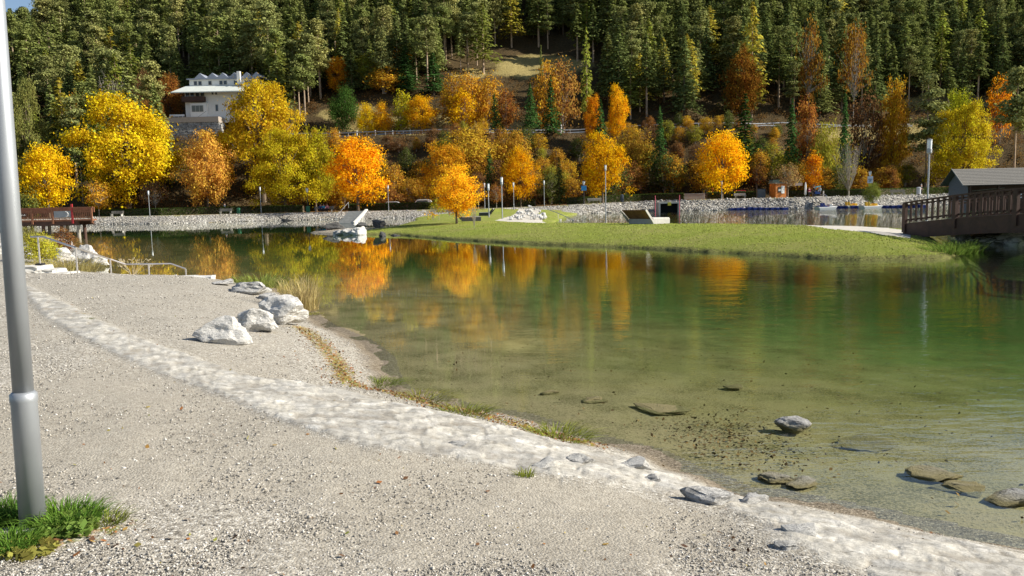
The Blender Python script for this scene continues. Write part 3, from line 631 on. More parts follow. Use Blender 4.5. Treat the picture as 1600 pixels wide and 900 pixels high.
# trees on the lawn
tl = tree_px('maple_tree', 'orange and yellow maple standing on the lawn beside a slatted lounger', 'tree', 'maple1', 711, 262, 76, 61.5, (.78, .44, .02), 'trees on the lawn')
def sapling(x, yb, yt, label, key='sparse0', col='tan', wp=14):
    g = on_ground(x, yb); p = at_y(x, yt, g.y); h = p.z - g.z
    return tree('sapling', label, 'sapling', key, g.x, g.y, h, (wp / 2 * g.y / F_PX) / (.42 * h), COL[col], None, 'saplings on the lawn')
sapling(686, 344, 310, 'yellow-leaved sapling just left of the lawn maple', 'sparse1', 'yg', 26)
sapling(741, 357, 322, 'leafless twig sapling in a mulch ring in front of the slatted lounger', 'bare', 'tan', 8)
sapling(677, 345, 322, 'thin bare sapling leftmost on the lawn edge', 'bare', 'tan', 8)
sapling(748, 329, 283, 'reddish thin sapling near the three lawn lamps', 'sparse2', 'rust', 22)
sapling(776, 326, 287, 'sparse reddish sapling beside the gravel path lamps', 'sparse0', 'rust', 26)
sapling(702, 339, 322, 'short bare stake sapling behind the lawn maple', 'bare', 'tan', 7)

HILLS = [
 ('willow_tree', 'pale olive willow behind the lamp post at the foot of the hill', 'bigmaple0', 36, 132, 62, 138, (.25, .25, .07)),
 ('larch_tree', 'yellow-green larch left of the huge spreading maple', 'larch0', 92, 122, 60, 146, 'larchy'),
 ('bush', 'grey-green bush between the boardwalk and the bright yellow maple', 'bush0', 32, 280, 60, 112, 'olive'),
 ('bare_tree', 'grey leafless fan-shaped tree behind the huge spreading maple', 'bare', 180, 120, 66, 152, 'tan'),
 ('beech_tree', 'rust brown beech beside the dark wood left of the chalet', 'maple1', 222, 112, 36, 172, 'brown'),
 ('beech_tree', 'low rusty tree between the bare grey tree and the chalet', 'maple2', 236, 158, 40, 148, 'rust'),
 ('beech_tree', 'orange-brown tree left of the chalet at balcony height', 'maple0', 262, 118, 40, 174, 'rust'),
 ('beech_tree', 'dark olive tree behind the huge spreading maple', 'maple3', 128, 150, 50, 150, 'olive'),
 ('beech_tree', 'small orange tree above the larch on the left slope', 'scrub0', 120, 142, 34, 160, 'amber'),
 ('pine_tree', 'tall lone pine with a bare trunk just right of the chalet', 'pine1', 416, 8, 50, 178, 'pine'),
 ('beech_tree', 'orange topped tree at the forest edge above the yellow shrubs', 'maple0', 527, 92, 36, 178, 'orange'),
 ('beech_tree', 'green and yellow round tree at the centre forest edge', 'maple1', 575, 84, 44, 180, (.28, .27, .03)),
 ('beech_tree', 'amber tree in front of the two dark spruces', 'scrub1', 600, 105, 52, 176, 'amber'),
 ('beech_tree', 'thin bright orange tree rising behind the left dark spruce', 'scrub2', 613, 60, 17, 190, 'gold'),
 ('beech_tree', 'second thin orange tree rising behind the dark spruces', 'scrub3', 638, 64, 13, 190, 'gold'),
 ('beech_tree', 'faded orange tree top right of the dark spruces', 'scrub4', 668, 72, 24, 192, 'amber'),
 ('spruce_tree', 'wide dark green spruce, left of a pair above the road', 'spruce0', 633, 72, 48, 176, 'dgreen'),
 ('spruce_tree', 'wide dark green spruce, right of a pair above the road', 'spruce1', 676, 82, 50, 176, 'dgreen'),
 ('bush', 'round dark green bush above the road', 'bush1', 536, 137, 44, 164, 'green'),
 ('bush', 'bright yellow bush, leftmost just above the road', 'bush0', 572, 163, 32, 160, 'yellow'),
 ('bush', 'golden bush second from left above the road', 'bush1', 597, 162, 28, 160, 'gold'),
 ('beech_tree', 'yellow-green tree between golden bushes above the road', 'scrub0', 628, 143, 34, 160, 'yg'),
 ('beech_tree', 'round golden tree above the road centre', 'maple2', 656, 150, 48, 158, 'gold'),
 ('beech_tree', 'dark spruce-green shrub left of the grassy clearing', 'spruce2', 772, 145, 28, 166, 'dgreen'),
 ('beech_tree', 'bare-stemmed orange tree at the left of the airy grove', 'scrub1', 706, 118, 42, 170, 'amber'),
 ('beech_tree', 'bare-stemmed orange tree in the middle of the airy grove', 'scrub2', 734, 116, 44, 172, 'amber'),
 ('beech_tree', 'bare-stemmed golden tree in front of the airy grove', 'scrub3', 722, 140, 44, 164, 'gold'),
 ('beech_tree', 'bare-stemmed tan tree at the right of the airy grove', 'scrub4', 762, 116, 40, 174, 'amber'),
 ('beech_tree', 'faded orange shrub left of the clearing', 'scrub0', 790, 140, 34, 168, 'rust'),
 ('beech_tree', 'pale orange tree at the foot of the grassy clearing', 'scrub1', 855, 98, 40, 180, 'amber'),
 ('beech_tree', 'tan-orange tree in the middle of the grassy clearing', 'scrub2', 878, 95, 46, 182, (.40, .21, .05)),
 ('spruce_tree', 'dark green spruce under the grassy clearing', 'spruce3', 828, 130, 30, 165, 'dgreen'),
 ('spruce_tree', 'dark rounded conifer under the right of the clearing', 'spruce0', 860, 118, 40, 168, 'dgreen'),
 ('spruce_tree', 'tiny spruce standing alone in the upper clearing', 'spruce1', 845, 70, 16, 196, 'pineg'),
 ('larch_tree', 'light green larch at the edge of the clearing', 'larch1', 916, 44, 28, 184, 'larch'),
 ('beech_tree', 'bright golden tree glowing in the dark wood above the road', 'maple1', 965, 137, 30, 164, 'gold'),
 ('beech_tree', 'dull orange tree left of the bright golden one above the road', 'maple2', 927, 150, 28, 163, 'orange'),
 ('spruce_tree', 'dark slim spruce at the road behind the egg-shaped maple', 'spruce2', 938, 155, 40, 158, 'dgreen'),
 ('spruce_tree', 'small pointed spruce at the roadside right of the golden maple', 'spruce3', 1031, 165, 30, 152, 'dgreen'),
 ('spruce_tree', 'big dark green spruce behind the lone golden maple', 'spruce0', 1165, 147, 74, 152, (.05, .09, .02)),
 ('spruce_tree', 'pointed dark spruce left of the orange shrubs above the kiosk', 'spruce1', 1238, 155, 42, 150, 'dgreen'),
 ('spruce_tree', 'slim dark spruce above the boat docks', 'spruce2', 1321, 142, 34, 152, 'dgreen'),
 ('spruce_tree', 'small dark spruce between far lamp and round orange maple', 'spruce3', 764, 234, 30, 132, 'dgreen'),
 ('spruce_tree', 'yellow-green young spruce by the blue sign lamp', 'spruce0', 873, 246, 34, 134, (.09, .11, .03)),
 ('beech_tree', 'rust-orange tree right of the slim dark spruce above the docks', 'scrub3', 1262, 150, 34, 158, 'rust'),
 ('beech_tree', 'golden orange tree glowing above the boat docks', 'maple3', 1397, 130, 46, 158, (.50, .27, .02)),
 ('beech_tree', 'brownish tree left of the golden tree above the docks', 'scrub4', 1355, 145, 50, 158, 'brown'),
 ('pine_tree', 'dense grey-green pine beside the tall bridge lamp', 'pine0', 1452, 118, 62, 156, 'pine'),
 ('beech_tree', 'yellow-green round tree behind the grey-green pine', 'maple0', 1495, 147, 52, 162, 'lime'),
 ('pine_tree', 'wide pine at the right border above the boathouse', 'pine2', 1592, 108, 62, 158, 'pine'),
 ('beech_tree', 'tall orange-leaved tree among dark trunks in the right wood', 'sparse0', 1266, 34, 46, 178, (.24, .12, .02)),
 ('beech_tree', 'tall thin orange tree beside two bare pine trunks', 'sparse1', 1337, 36, 46, 178, (.26, .13, .02)),
 ('larch_tree', 'tall yellowing larch in the right centre of the forest', 'larch0', 1176, 4, 66, 182, 'larchy'),
 ('beech_tree', 'rust undergrowth tree below the yellowing larch', 'maple3', 1160, 78, 60, 178, (.22, .095, .015)),
 ('beech_tree', 'small orange tree in the dark wood at the right', 'scrub2', 1566, 122, 30, 176, 'orange'),
 ('bare_tree', 'pale bare-branched bushy tree behind the boat docks', 'bare', 1328, 222, 52, 136, 'yg'),
 ('beech_tree', 'orange leafy young tree above the parasol', 'scrub3', 1272, 236, 30, 137, 'orange'),
 ('larch_tree', 'yellow spire-shaped larch at the top of the centre forest', 'larch1', 528, 14, 26, 186, 'larchy'),
]
for nm, lb, key, x, yt, wp, Y, col in HILLS:
    if nm == 'beech_tree' and key.startswith('spruce'): nm = 'spruce_tree'
    tree_px(nm, lb, {'bush': 'bush'}.get(nm, 'tree'), key, x, yt, wp, Y, col, 'autumn trees and conifers on the hillside')
# scrub on the embankment under the road
sr = random.Random(11)
COL.update(amber=(.50, .28, .035), rust=(.28, .13, .035), gold=(.56, .34, .03), yg=(.34, .31, .04), olive=(.12, .14, .035))
SCR = [('amber', 'airy amber young tree on the embankment beneath the mountain road'), ('rust', 'thin rust-coloured young tree on the embankment beneath the mountain road'), ('olive', 'thin olive young tree on the embankment beneath the mountain road'),
       ('brown', 'nearly bare brown young tree on the embankment beneath the mountain road'), ('gold', 'golden young tree on the embankment beneath the mountain road'), ('yg', 'yellow-green young tree on the embankment beneath the mountain road')]
x = 505
while x < 1420:
    for row, (dd, hh) in enumerate(((23, 6.0), (30, 5.2), (37, 3.8), (42, 2.6))):
        xx = x + sr.uniform(-14, 14); Yb = SHORE_Y(xx) + dd + sr.uniform(-2, 2)
        if row == 3 and (510 < xx < 690 or 800 < xx < 900 or 1270 < xx < 1310): continue
        i = sr.choices(range(6), [4, 2, 1.6, 1.6, 2.2, 1.6])[0]; h = hh * sr.uniform(.7, 1.25)
        Xb = (xx - 800) / F_PX * Yb; tree('young_tree', SCR[i][1].split(' on the')[0] + (' low on the bank ' if row == 0 else ' high up by the guardrail ' if row == 3 else ' midway up the bank ') + ['behind the large glowing maple', 'behind the two white cars', 'behind the lawn maple', 'behind the lamp cluster', 'left of the egg-shaped maple', 'right of the egg-shaped maple', 'over the tunnel mouth', 'behind the lone golden maple', 'over the orange kiosk', 'over the boat docks', 'over the white lantern'][int(np.clip(np.interp(xx, [490, 610, 670, 750, 800, 940, 1020, 1090, 1190, 1280, 1350, 1440], range(12)), 0, 10.9))], 'tree', 'scrub%d' % sr.randrange(5), Xb, Yb, h, sr.uniform(.8, 1.25), COL[SCR[i][0]], None, 'young trees on the embankment')
    x += 21
for x0, yt, wp, Y, col, lb in ((735, 204, 100, 149, (.46, .29, .03), 'wide golden bush row just beneath the guardrail left'), (800, 206, 56, 152, 'amber', 'amber bush beneath the guardrail centre'), (990, 204, 64, 156, (.36, .22, .03), 'golden bush beneath the guardrail behind the tall lawn lamp'),
                           (1290, 195, 40, 148, 'yg', 'yellow-green bush beneath the guardrail above the docks'), (780, 270, 70, 133, 'brown', 'dark brown bush behind the far hedge'), (600, 290, 60, 126, 'rust', 'rusty bush behind the parked white cars')):
    tree_px('bush', lb, 'bush', 'bush%d' % (x0 % 2), x0, yt, wp, Y, col, 'bushes on the embankment')

# ------------------------------------------------------------------ forest on the mountain
def project(x, y, z):
    v = Vector((x, y, z - HC)); d = v.dot(FWD); return CX + F_PX * v.dot(RIGHT) / d, CY - F_PX * v.dot(UP) / d
def forest():
    fr = random.Random(21); spots = []
    Y = 128.0
    while Y < 300:
        step = 4.3 + (Y - 150) * .012; X = -.72 * Y
        while X < .72 * Y:
            xx, yy = X + fr.uniform(-1.9, 1.9), Y + fr.uniform(-2.0, 2.0); X += step; spots.append((xx, yy))
        Y += 4.4
    A = np.array(spots); H, dn, dp, df, dr = height(A[:, 0], A[:, 1], True); keep = []
    for (xx, yy), h, d in zip(spots, H, df):
        px_ = CX + F_PX * xx / yy; by = 313 - .022 * (px_ - 800) + F_PX * (HC - h) / yy
        lim = 24 if px_ < 270 else 73 if px_ < 430 else 56 if px_ < 500 else 70 if px_ < 690 else 80 if px_ < 780 else 100 if px_ < 905 else 88 if px_ < 950 else 60
        if d < lim or 45 < d < 60: continue
        if px_ < 270 and d < 45 and fr.random() < .3: continue
        if 960 < px_ < 1600 and d < 70 and fr.random() < .15: continue
        if by < -60 or (px_ < 95 and by < 46): continue
        keep.append((xx, yy, h, px_, by))
    # nearest tree wins the picture: sort by how much of it is not behind a nearer one
    keep.sort(key=lambda s: s[1]); cols = np.full(1800, 2000.0); scored = []
    for xx, yy, h, px_, by in keep:
        ht = fr.uniform(11.5, 19) * (1.15 if px_ > 900 else 1.0)
        if px_ < 120:       # the ridge drops away at the left, where a corner of sky shows
            lim_y = 8 + fr.uniform(0, 16)
            while ht > 3 and project(xx, yy, h + ht)[0] < 62 and project(xx, yy, h + ht)[1] < lim_y: ht -= .5
            if ht <= 3.5: continue
        top = by - ht * F_PX / yy; wpx = int(ht * .13 * F_PX / yy); a = max(0, int(px_ - wpx) + 100); b = min(1799, int(px_ + wpx) + 100)
        seen = np.maximum(np.minimum(cols[a:b + 1], min(by, 900)) - max(top, 0), 0).sum() if b > a and top < 900 else 0
        if not (0 <= px_ <= 1600): seen *= .3
        cols[a:b + 1] = np.minimum(cols[a:b + 1], top + 7); scored.append((seen, xx, yy, h, px_, by, ht))
    order = sorted(scored, key=lambda s: -s[0]); ind, rest = order[:540], [s for s in order[540:]]
    cnt = {}
    for s, xx, yy, h, px_, by, ht in ind:
        zone = 'on the left slope' if px_ < 270 else 'above the white chalet' if px_ < 480 else 'above the centre shrubs' if px_ < 790 else 'above the grassy clearing' if px_ < 980 else 'right of the clearing' if px_ < 1300 else 'above the boathouse side'
        zone = ['at the left border', 'over the bright yellow maple', 'over the huge spreading maple', 'left of the chalet', 'behind the chalet roof', 'right of the chalet', 'over the dark spruce pair', 'over the airy orange grove', 'at the grassy clearing', 'right of the clearing', 'over the lone golden maple', 'over the orange kiosk', 'over the boat docks', 'over the bridge lamp', 'over the boathouse', 'at the right border'][int(np.interp(px_, [0, 60, 130, 200, 280, 410, 500, 600, 700, 790, 930, 1050, 1150, 1260, 1400, 1480, 1560, 1700], [0, 1, 2, 3, 4, 5, 6, 6, 7, 8, 9, 10, 10, 11, 12, 13, 14, 15.9]) + .001) % 16]
        rowl = 'in the front rank ' if by > 150 else 'halfway up ' if by > 70 else 'high up '
        r = fr.random(); pal = 'pine' if r < (.42 if px_ < 700 else .36) else 'spruce' if r < .93 else 'larch'
        if pal == 'pine': key = 'pine%d' % fr.randrange(4); col = fr.choice([COL['pine'], COL['pine'], COL['pineg'], (.30, .29, .10)]); nm, lb = 'pine_tree', ('pale ' if sum(col) > .58 else 'deep ') + 'grey-green pine'
        elif pal == 'spruce': key = fr.choice(['spruce0', 'spruce1', 'spruce2', 'spruce3', 'tallspruce0', 'tallspruce1']); col = fr.choice([COL['spruce'], COL['pineg'], (.18, .21, .06), (.21, .23, .07)]); nm, lb = 'spruce_tree', 'dark green pointed spruce'
        else: key = 'larch%d' % fr.randrange(2); col = fr.choice([COL['larch'], (.22, .24, .05), COL['larchy']]); nm, lb = 'larch_tree', 'light yellow-green larch'
        sh = 1.0
        if px_ > 640: sh = .92
        size = 'tall ' if ht > 16.5 else 'shorter '
        tree(nm, size + lb + ' ' + rowl + zone, 'tree', key, xx, yy, ht * sh, fr.uniform(1.0, 1.45) * (.85 if pal == 'pine' else 1), col, None, pal + ' trees of the mountain forest ' + zone)
    # the far rows: one mass
    lv = spruce(990, 20, .17, .12, .35, 7, .018, .7); lp = pine(991, .4, 26, .16, .018, 26)[:3]
    VV = []; FF = []; RRn = []; b = 0
    for s, xx, yy, h, px_, by, ht in rest:
        v, f, r = (lv if fr.random() < .75 else lp); a = fr.uniform(0, 6.28); ca, sa = math.cos(a), math.sin(a); k = ht * fr.uniform(1.0, 1.35)
        VV.append(np.stack([(v[:, 0] * ca - v[:, 1] * sa) * k + xx, (v[:, 0] * sa + v[:, 1] * ca) * k + yy, v[:, 2] * ht + h], 1)); FF.append(f + b); b += len(v); RRn.append(r)
    o = mesh_obj('forest', np.concatenate(VV), np.concatenate(FF), M_NEEDLE, attrs={'rnd': np.concatenate(RRn)}, color=(.17, .19, .065)); tag(o, 'dense dark conifer forest further up the mountainside', 'forest', kind='stuff')
    # brush on the forest floor and slopes
    rng = R(31); n = 5200; X = rng.uniform(-130, 150, n); Y = rng.uniform(120, 205, n); H, dn, dp, df, dr = height(X, Y, True); ok = (df > 20) & ((df < 45) | (df > 54.5)) & (np.abs(X / Y) < .7)
    X, Y, H = X[ok], Y[ok], H[ok]; k = np.repeat(np.arange(len(X)), 34); P = np.stack([X[k], Y[k], H[k]], 1) + rng.normal(size=(len(k), 3)) * np.array([.55, .55, .35]) + np.array([0, 0, .4])
    v, f, r = quads(P, rng.normal(size=(len(k), 3)) + np.array([0, 0, .6]), .13, rng); r = np.repeat(rng.random(len(X)), 34 * 4) * .6 + r * .4
    tag(mesh_obj('undergrowth', v, f, M_LEAF, attrs={'rnd': r}, color=(.17, .095, .035)), 'low brown and olive brush covering the wooded slope', 'undergrowth', kind='stuff')
forest()

# ------------------------------------------------------------------ street lamps
def lamp_parts(t, h, r=.045, head=True, base_h=.9, wide=1.25):
    MB().lathe([(r * wide, 0), (r * wide, base_h), (r * wide * 1.12, base_h + .01), (r * wide * 1.12, base_h + .05), (r, base_h + .07), (r * .92, h - .75)], 18).build('pole', M_GALV, t, smooth=False)
    MB().lathe([(r * wide * 1.9, -.02), (r * wide * 1.9, .02), (r * wide * 1.05, .035)], 18).build('base_plate', M_GALV, t)
    if head:
        MB().lathe([(r * .95, h - .75), (.10, h - .70), (.125, h - .66), (.125, h - .47), (.11, h - .45)], 16).build('collar', M_GALV, t)
        MB().lathe([(.108, h - .45), (.118, h - .25), (.118, h - .04)], 16).build('lamp_glass', M_LAMPGLASS, t)
        MB().lathe([(.13, h - .04), (.13, h), (.05, h + .03)], 16).build('cap', M_GALV, t)
def lamp(label, x, ytop, ybase=None, Y=None, r=.045, group='lamps on the lawn'):
    if Y is None: g = on_ground(x, ybase)
    else: p = at_y(x, 320, Y); g = Vector((p.x, Y, gz(p.x, Y)))
    h = at_y(x, ytop, g.y).z - g.z; t = thing('street_lamp', label, 'street lamp', g, 0, group); lamp_parts(t, h, r); return t
# the near post, seen only in its lower part
b0 = on_ground(52, 824); tp = at_y(-9, 0, b0.y); ax = (tp - b0).normalized()
nl = thing('street_lamp', 'grey steel lamp post rising from a grass tuft beside the gravel', 'street lamp', b0 - ax * .02); nl.rotation_euler = ax.to_track_quat('Z', 'Y').to_euler()
MB().lathe([(.062, -.05), (.0605, .69), (.064, .70), (.064, .735), (.050, .75)], 40).build('lower_pole', M_GALV, nl, smooth=True)
MB().lathe([(.0485, .74), (.047, 1.9), (.042, 3.6)], 40).build('upper_pole', M_GALV, nl, smooth=True)
MB().lathe([(.045, 3.58), (.11, 3.64), (.125, 3.68), (.125, 3.9), (.11, 3.92)], 24).build('collar', M_GALV, nl)
MB().lathe([(.108, 3.92), (.118, 4.1), (.118, 4.35)], 24).build('lamp_glass', M_LAMPGLASS, nl); MB().lathe([(.13, 4.35), (.13, 4.39), (.05, 4.42)], 24).build('cap', M_GALV, nl)
hd = MB()
for da in range(-3, 3):
    a0, a1 = math.radians(-28 + da * 6), math.radians(-22 + da * 6); q = .0617
    hd.add([(q * math.cos(a0), q * math.sin(a0), .28), (q * math.cos(a1), q * math.sin(a1), .28), (q * math.cos(a1), q * math.sin(a1), .62), (q * math.cos(a0), q * math.sin(a0), .62),
            ((q + .0012) * math.cos(a0), (q + .0012) * math.sin(a0), .28), ((q + .0012) * math.cos(a1), (q + .0012) * math.sin(a1), .28), ((q + .0012) * math.cos(a1), (q + .0012) * math.sin(a1), .62), ((q + .0012) * math.cos(a0), (q + .0012) * math.sin(a0), .62)],
           [(4, 5, 6, 7), (0, 3, 2, 1), (0, 1, 5, 4), (3, 7, 6, 2), (0, 4, 7, 3), (1, 2, 6, 5)])
hd.build('service_hatch', M_GALV, nl)
lamp('tall grey lamp standing on the lawn in front of the egg-shaped golden maple', 946.6, 258, 346.5, r=.055)
lamp('tall lamp whose post shows through the brown bridge railing', 1449, 218, None, 40.5, r=.045)
lamp('tallest of the lamp cluster, at the tip of the gravel path', 785, 277, 342)
lamp('lamp beside the small black and white lounger on the lawn', 764, 287, 339.5)
lamp('lamp in the grass left of the gravel path before the smallest golden maple', 803, 285, 328)
lamp('rearmost of the lamp cluster, close to the far hedge', 757.5, 286, None, 126, group='lamps on the far promenade')
lamp('lamp at the head of the gravel path, between two golden maples', 850.5, 282, None, 126, group='lamps on the far promenade')
lamp('lamp on the far bank between the two small sparse trees', 233, 298, None, SHORE_Y(233) + 6, group='lamps on the far promenade')
lamp('lamp on the far bank under the green and yellow crown', 407.5, 292, None, SHORE_Y(407) + 6, group='lamps on the far promenade')
lamp('lamp on the far bank between the white cars and the orange maple', 607, 289, None, SHORE_Y(607) + 6, group='lamps on the far promenade')
lamp('lamp partly hidden in front of the lone golden maple', 1127.5, 283, None, 132, group='lamps on the far promenade')
def lantern(label, x, ytop, Y, extra=None):
    p = at_y(x, ytop, Y); g = gz(p.x, Y); h = p.z - g; t = thing('lantern_post', label, 'street lamp', (p.x, Y, g))
    MB().lathe([(.13, 0), (.12, .5), (.07, .55), (.055, h - .8), (.10, h - .75)], 12).build('pole', M_BLACK, t)
    MB().lathe([(.12, h - .75), (.24, h - .12)], 6).build('lamp_glass', M_LAMPGLASS, t); MB().lathe([(.27, h - .12), (.14, h - .02), (.04, h + .05)], 6).build('cap', M_BLACK, t); return t, g, h
lt, g, h = lantern('old style lantern above a green bin beside the two seated people', 479.5, 293, SHORE_Y(480) + 6.5)
MB().lathe([(.30, .05), (.34, .1), (.34, .95), (.30, 1.0)], 16).build('waste_bin', M_GREEN, lt)
lt, g, h = lantern('white lantern with grey notice box and yellow sign above the docks', 1359.5, 267, 124)
MB().box(-.42, .42, -.16, -.06, h - 1.9, h - .85).build('notice_box', plain('grey_notice_face', (.42, .50, .62), .4), lt, bevel=.02)
MB().box(-.30, .30, -.172, -.162, h - 1.33, h - 1.25).build('notice_line', M_BLACK, lt); MB().box(-.16, .16, -.172, -.162, h - 1.62, h - 1.5).build('notice_line', M_BLACK, lt)
MB().box(-.22, .22, -.14, -.08, h - 2.4, h - 1.95).build('sign_plate', M_YELLOWSIGN, lt, bevel=.01)
lt, g, h = lantern('lantern post carrying a blue square sign left of the egg-shaped maple', 912, 282, 130)
MB().box(-.42, .42, -.12, -.06, h - 1.65, h - .85).build('sign_plate', M_SIGNBLUE, lt, bevel=.02)

# ------------------------------------------------------------------ left side: boardwalk, handrail, steps, boulders
def boardwalk():
    Y = 62.0; o = at_y(145, 343, Y); z = at_y(100, 343.5, Y).z; sx = lambda px_: at_y(px_, 343, Y).x - o.x
    t = thing('boardwalk', 'reddish wooden boardwalk with slatted railing on pillars at the left edge', 'boardwalk', (o.x, Y, 0)); L = -34
    MB().add([(L, 0, z - .12), (0, 0, z - .12), (sx(124), 2.6, z - .12), (L, 2.6, z - .12), (L, 0, z), (0, 0, z), (sx(124), 2.6, z), (L, 2.6, z)], [(3, 2, 1, 0), (4, 5, 6, 7), (0, 1, 5, 4), (1, 2, 6, 5), (2, 3, 7, 6), (3, 0, 4, 7)]).build('deck', M_REDWOOD, t); MB().box(L, sx(121), .05, .25, z - .45, z - .123).build('beam', M_BROWN, t); MB().box(L, sx(121), 2.3, 2.5, z - .45, z - .123).build('beam', M_BROWN, t)
    px_ = [144, 114, 83, 51, 20, -12]; xs = [sx(p) for p in px_] + [sx(-12) - 1.6 * k for k in range(1, 15)]
    for k, x in enumerate(xs):
        top = z + (1.22 if k == 1 else .92)
        MB().box(x - .07, x + .07, -.09, -.003, z - .3, top).build('post', M_RED if k == 1 else M_REDWOOD, t)
    MB().box(L, .08, -.12, .02, z + .92, z + .98).build('handrail', M_REDWOOD, t); MB().box(L, 0, -.07, -.02, z + .10, z + .17).build('lower_rail', M_REDWOOD, t); MB().box(L, 0, -.07, -.02, z + .70, z + .76).build('upper_rail', M_REDWOOD, t)
    for k in range(len(xs) - 1):
        if k == 1: continue
        p = MB(); n = 10; a, b = xs[k], xs[k + 1]
        for i in range(n): c = a + (b - a) * (i + .7) / (n + .4); p.box(c - .045, c + .045, -.062, -.028, z + .171, z + .699)
        p.build('slat_panel', M_REDWOOD, t)
    MB().box(L, sx(122), 2.5, 2.58, z + .55, z + .95).build('rear_rail', M_REDWOOD, t)
    cx_ = (xs[1] + xs[2]) / 2; pn = MB().box(xs[2] + .12, xs[1] - .12, -.05, -.04, z + .18, z + .69).build('metal_panel', M_GALV, t)
    ring = MB().tube([(cx_ + .28 + .2 * math.cos(a), -.075, z + .44 + .2 * math.sin(a)) for a in np.linspace(-1.5, 1.6, 12)], .032, 6).build('white_arc', M_WHITE, pn)
    sg = MB().box(sx(27), sx(44), -.13, -.10, z + .32, z + .56).build('name_board', M_BROWN, t); wv = MB()
    for i, hgt in enumerate((.16, .08, .10, .08, .12)): x = sx(30) + i * .13; wv.box(x, x + .025, -.14, -.131, z + .38, z + .38 + hgt).box(x + .026, x + .08, -.14, -.131, z + .38, z + .40)
    wv.build('lettering', M_WHITE, sg)
    for k, p in enumerate([120, 107, 93.5, 79, 65, 50, 37, 22, 8] + [-6 - 14 * i for i in range(6)]):
        x = sx(p); MB().lathe([(.14, -1.5), (.13, z - .45)], 10, (x, .15 + (.0 if k % 2 == 0 else 2.1), 0)).build('pillar', M_PALEBARK if k in (0, 5, 3) else M_BROWN, t)
boardwalk()
def handrail():
    T = [(48, 370), (68, 370), (118, 387), (172, 405), (196, 413), (232, 412.5), (267, 412), (290, 420)]
    Ys = [22.2, 22.1, 21.6, 23.2, 23.4, 23.6, 23.9, 24.0]; P = [at_y(x, y, Y) for (x, y), Y in zip(T, Ys)]; o = P[2].copy(); o.z = 0
    t = thing('handrail', 'thin steel handrail stepping down beside the stone stairs into the lake', 'handrail', o)
    rl = MB().tube([p - o for p in P], .024, 8).build('rail', M_STEEL, t)
    for i, (px_, pyb, idx) in enumerate(((60, 417, 1), (116, 437, 2), (172, 436, 3), (232, 438, 5), (290, 440, 7))):
        top = P[idx] if idx != 1 else at_y(59, 370, 22.1); b = Vector((top.x, top.y, min(gz(top.x, top.y), .3) - .25)); mb = MB().tube([b - o, top - o], .024, 8); mb.build('post', M_STEEL, t)
        if i < 2: MB().box(b.x - o.x - .09, b.x - o.x + .09, -.09 + b.y - o.y, b.y - o.y + .09, at_y(px_, pyb, top.y).z - .04, at_y(px_, pyb, top.y).z + .10).build('foot_bracket', M_BLACK, t)
handrail()
def slab_mesh(name, label, cx, cy, cz, sx, sy, sz, rz, mat, cat, group, seed):
    bm = bmesh.new(); bmesh.ops.create_cube(bm, size=1); bmesh.ops.subdivide_edges(bm, edges=bm.edges, cuts=5, use_grid_fill=True)
    for v in bm.verts:
        q = v.co * 2.2 + Vector((seed * 5.3, 0, 0)); n = mnoise.noise_vector(q) * .07 + mnoise.noise_vector(q * 3) * .03; v.co = Vector(((v.co.x + n.x) * sx, (v.co.y + n.y) * sy, (v.co.z + n.z) * sz))
    me = bpy.data.meshes.new(name); bm.to_mesh(me); bm.free(); me.materials.append(mat); o = bpy.data.objects.new(name, me); link(o); o.location = (cx, cy, cz); o.rotation_euler = (0, 0, rz); return tag(o, label, cat, group)
for i, (x, y, wpx, lb) in enumerate(((48, 421, 38, 'highest pale stone step by the handrail'), (80, 426, 22, 'second pale stone step below the handrail top'), (100, 431, 22, 'third pale stone step near the second handrail post'), (122, 436, 22, 'lowest pale stone step at the gravel edge'))):
    p = at_y(x, y - 4, 21.9 - i * .1); slab_mesh('stone_step', lb, p.x, p.y, p.z - .1, wpx * 22 / F_PX * 1.1, .9, .26, .1, M_STONESLAB, 'step', 'stone steps down to the lake', i)
for i, (x, wpx) in enumerate(((186, 30), (218, 34), (250, 30), (282, 36), (316, 28))):
    g = at_z(x, 441, .15); lb = ('flat pale edging stone under the lowest handrail section', 'flat pale edging stone below the dry umbel plant', 'flat pale edging stone in the middle of the waterside row', 'flat pale edging stone where the handrail ends', 'rightmost flat edging stone before the dark slabs')[i]
    slab_mesh('edging_stone', lb, g.x, g.y + .15, .16, wpx * g.y / F_PX * 1.05, .8, .30, .05 * i, M_ROCK, 'stone', 'flat edging stones at the water', 20 + i)
BL = [(345, 538, 84, 48, 0, 'whitish boulder with dark cap, leftmost of three on the beach', 1.0), (400, 519, 64, 42, 1, 'white boulder wedged between the two others on the beach', 1.0), (440, 508, 84, 50, 2, 'largest bright white boulder beside the dry reeds', 1.0)]
for x, yb, w_, h_, sd_, lb, dp_ in BL: rock_px(x, yb, w_, h_, sd_, lb, M_ROCK, sink=.16, group='three white boulders on the beach', depth=.9)
for i, (x, yb, w_, h_, lb) in enumerate(((388, 460, 75, 20, 'long flat dark-streaked slab behind the white boulders'), (345, 446, 34, 9, 'small flat grey slab at the end of the edging stones'), (420, 470, 40, 14, 'low grey slab touching the largest white boulder'))):
    rock_px(x, yb, w_, h_, 3 + i, lb, M_ROCKD, 'flat_rock', sink=.1, group='flat grey slabs by the water')
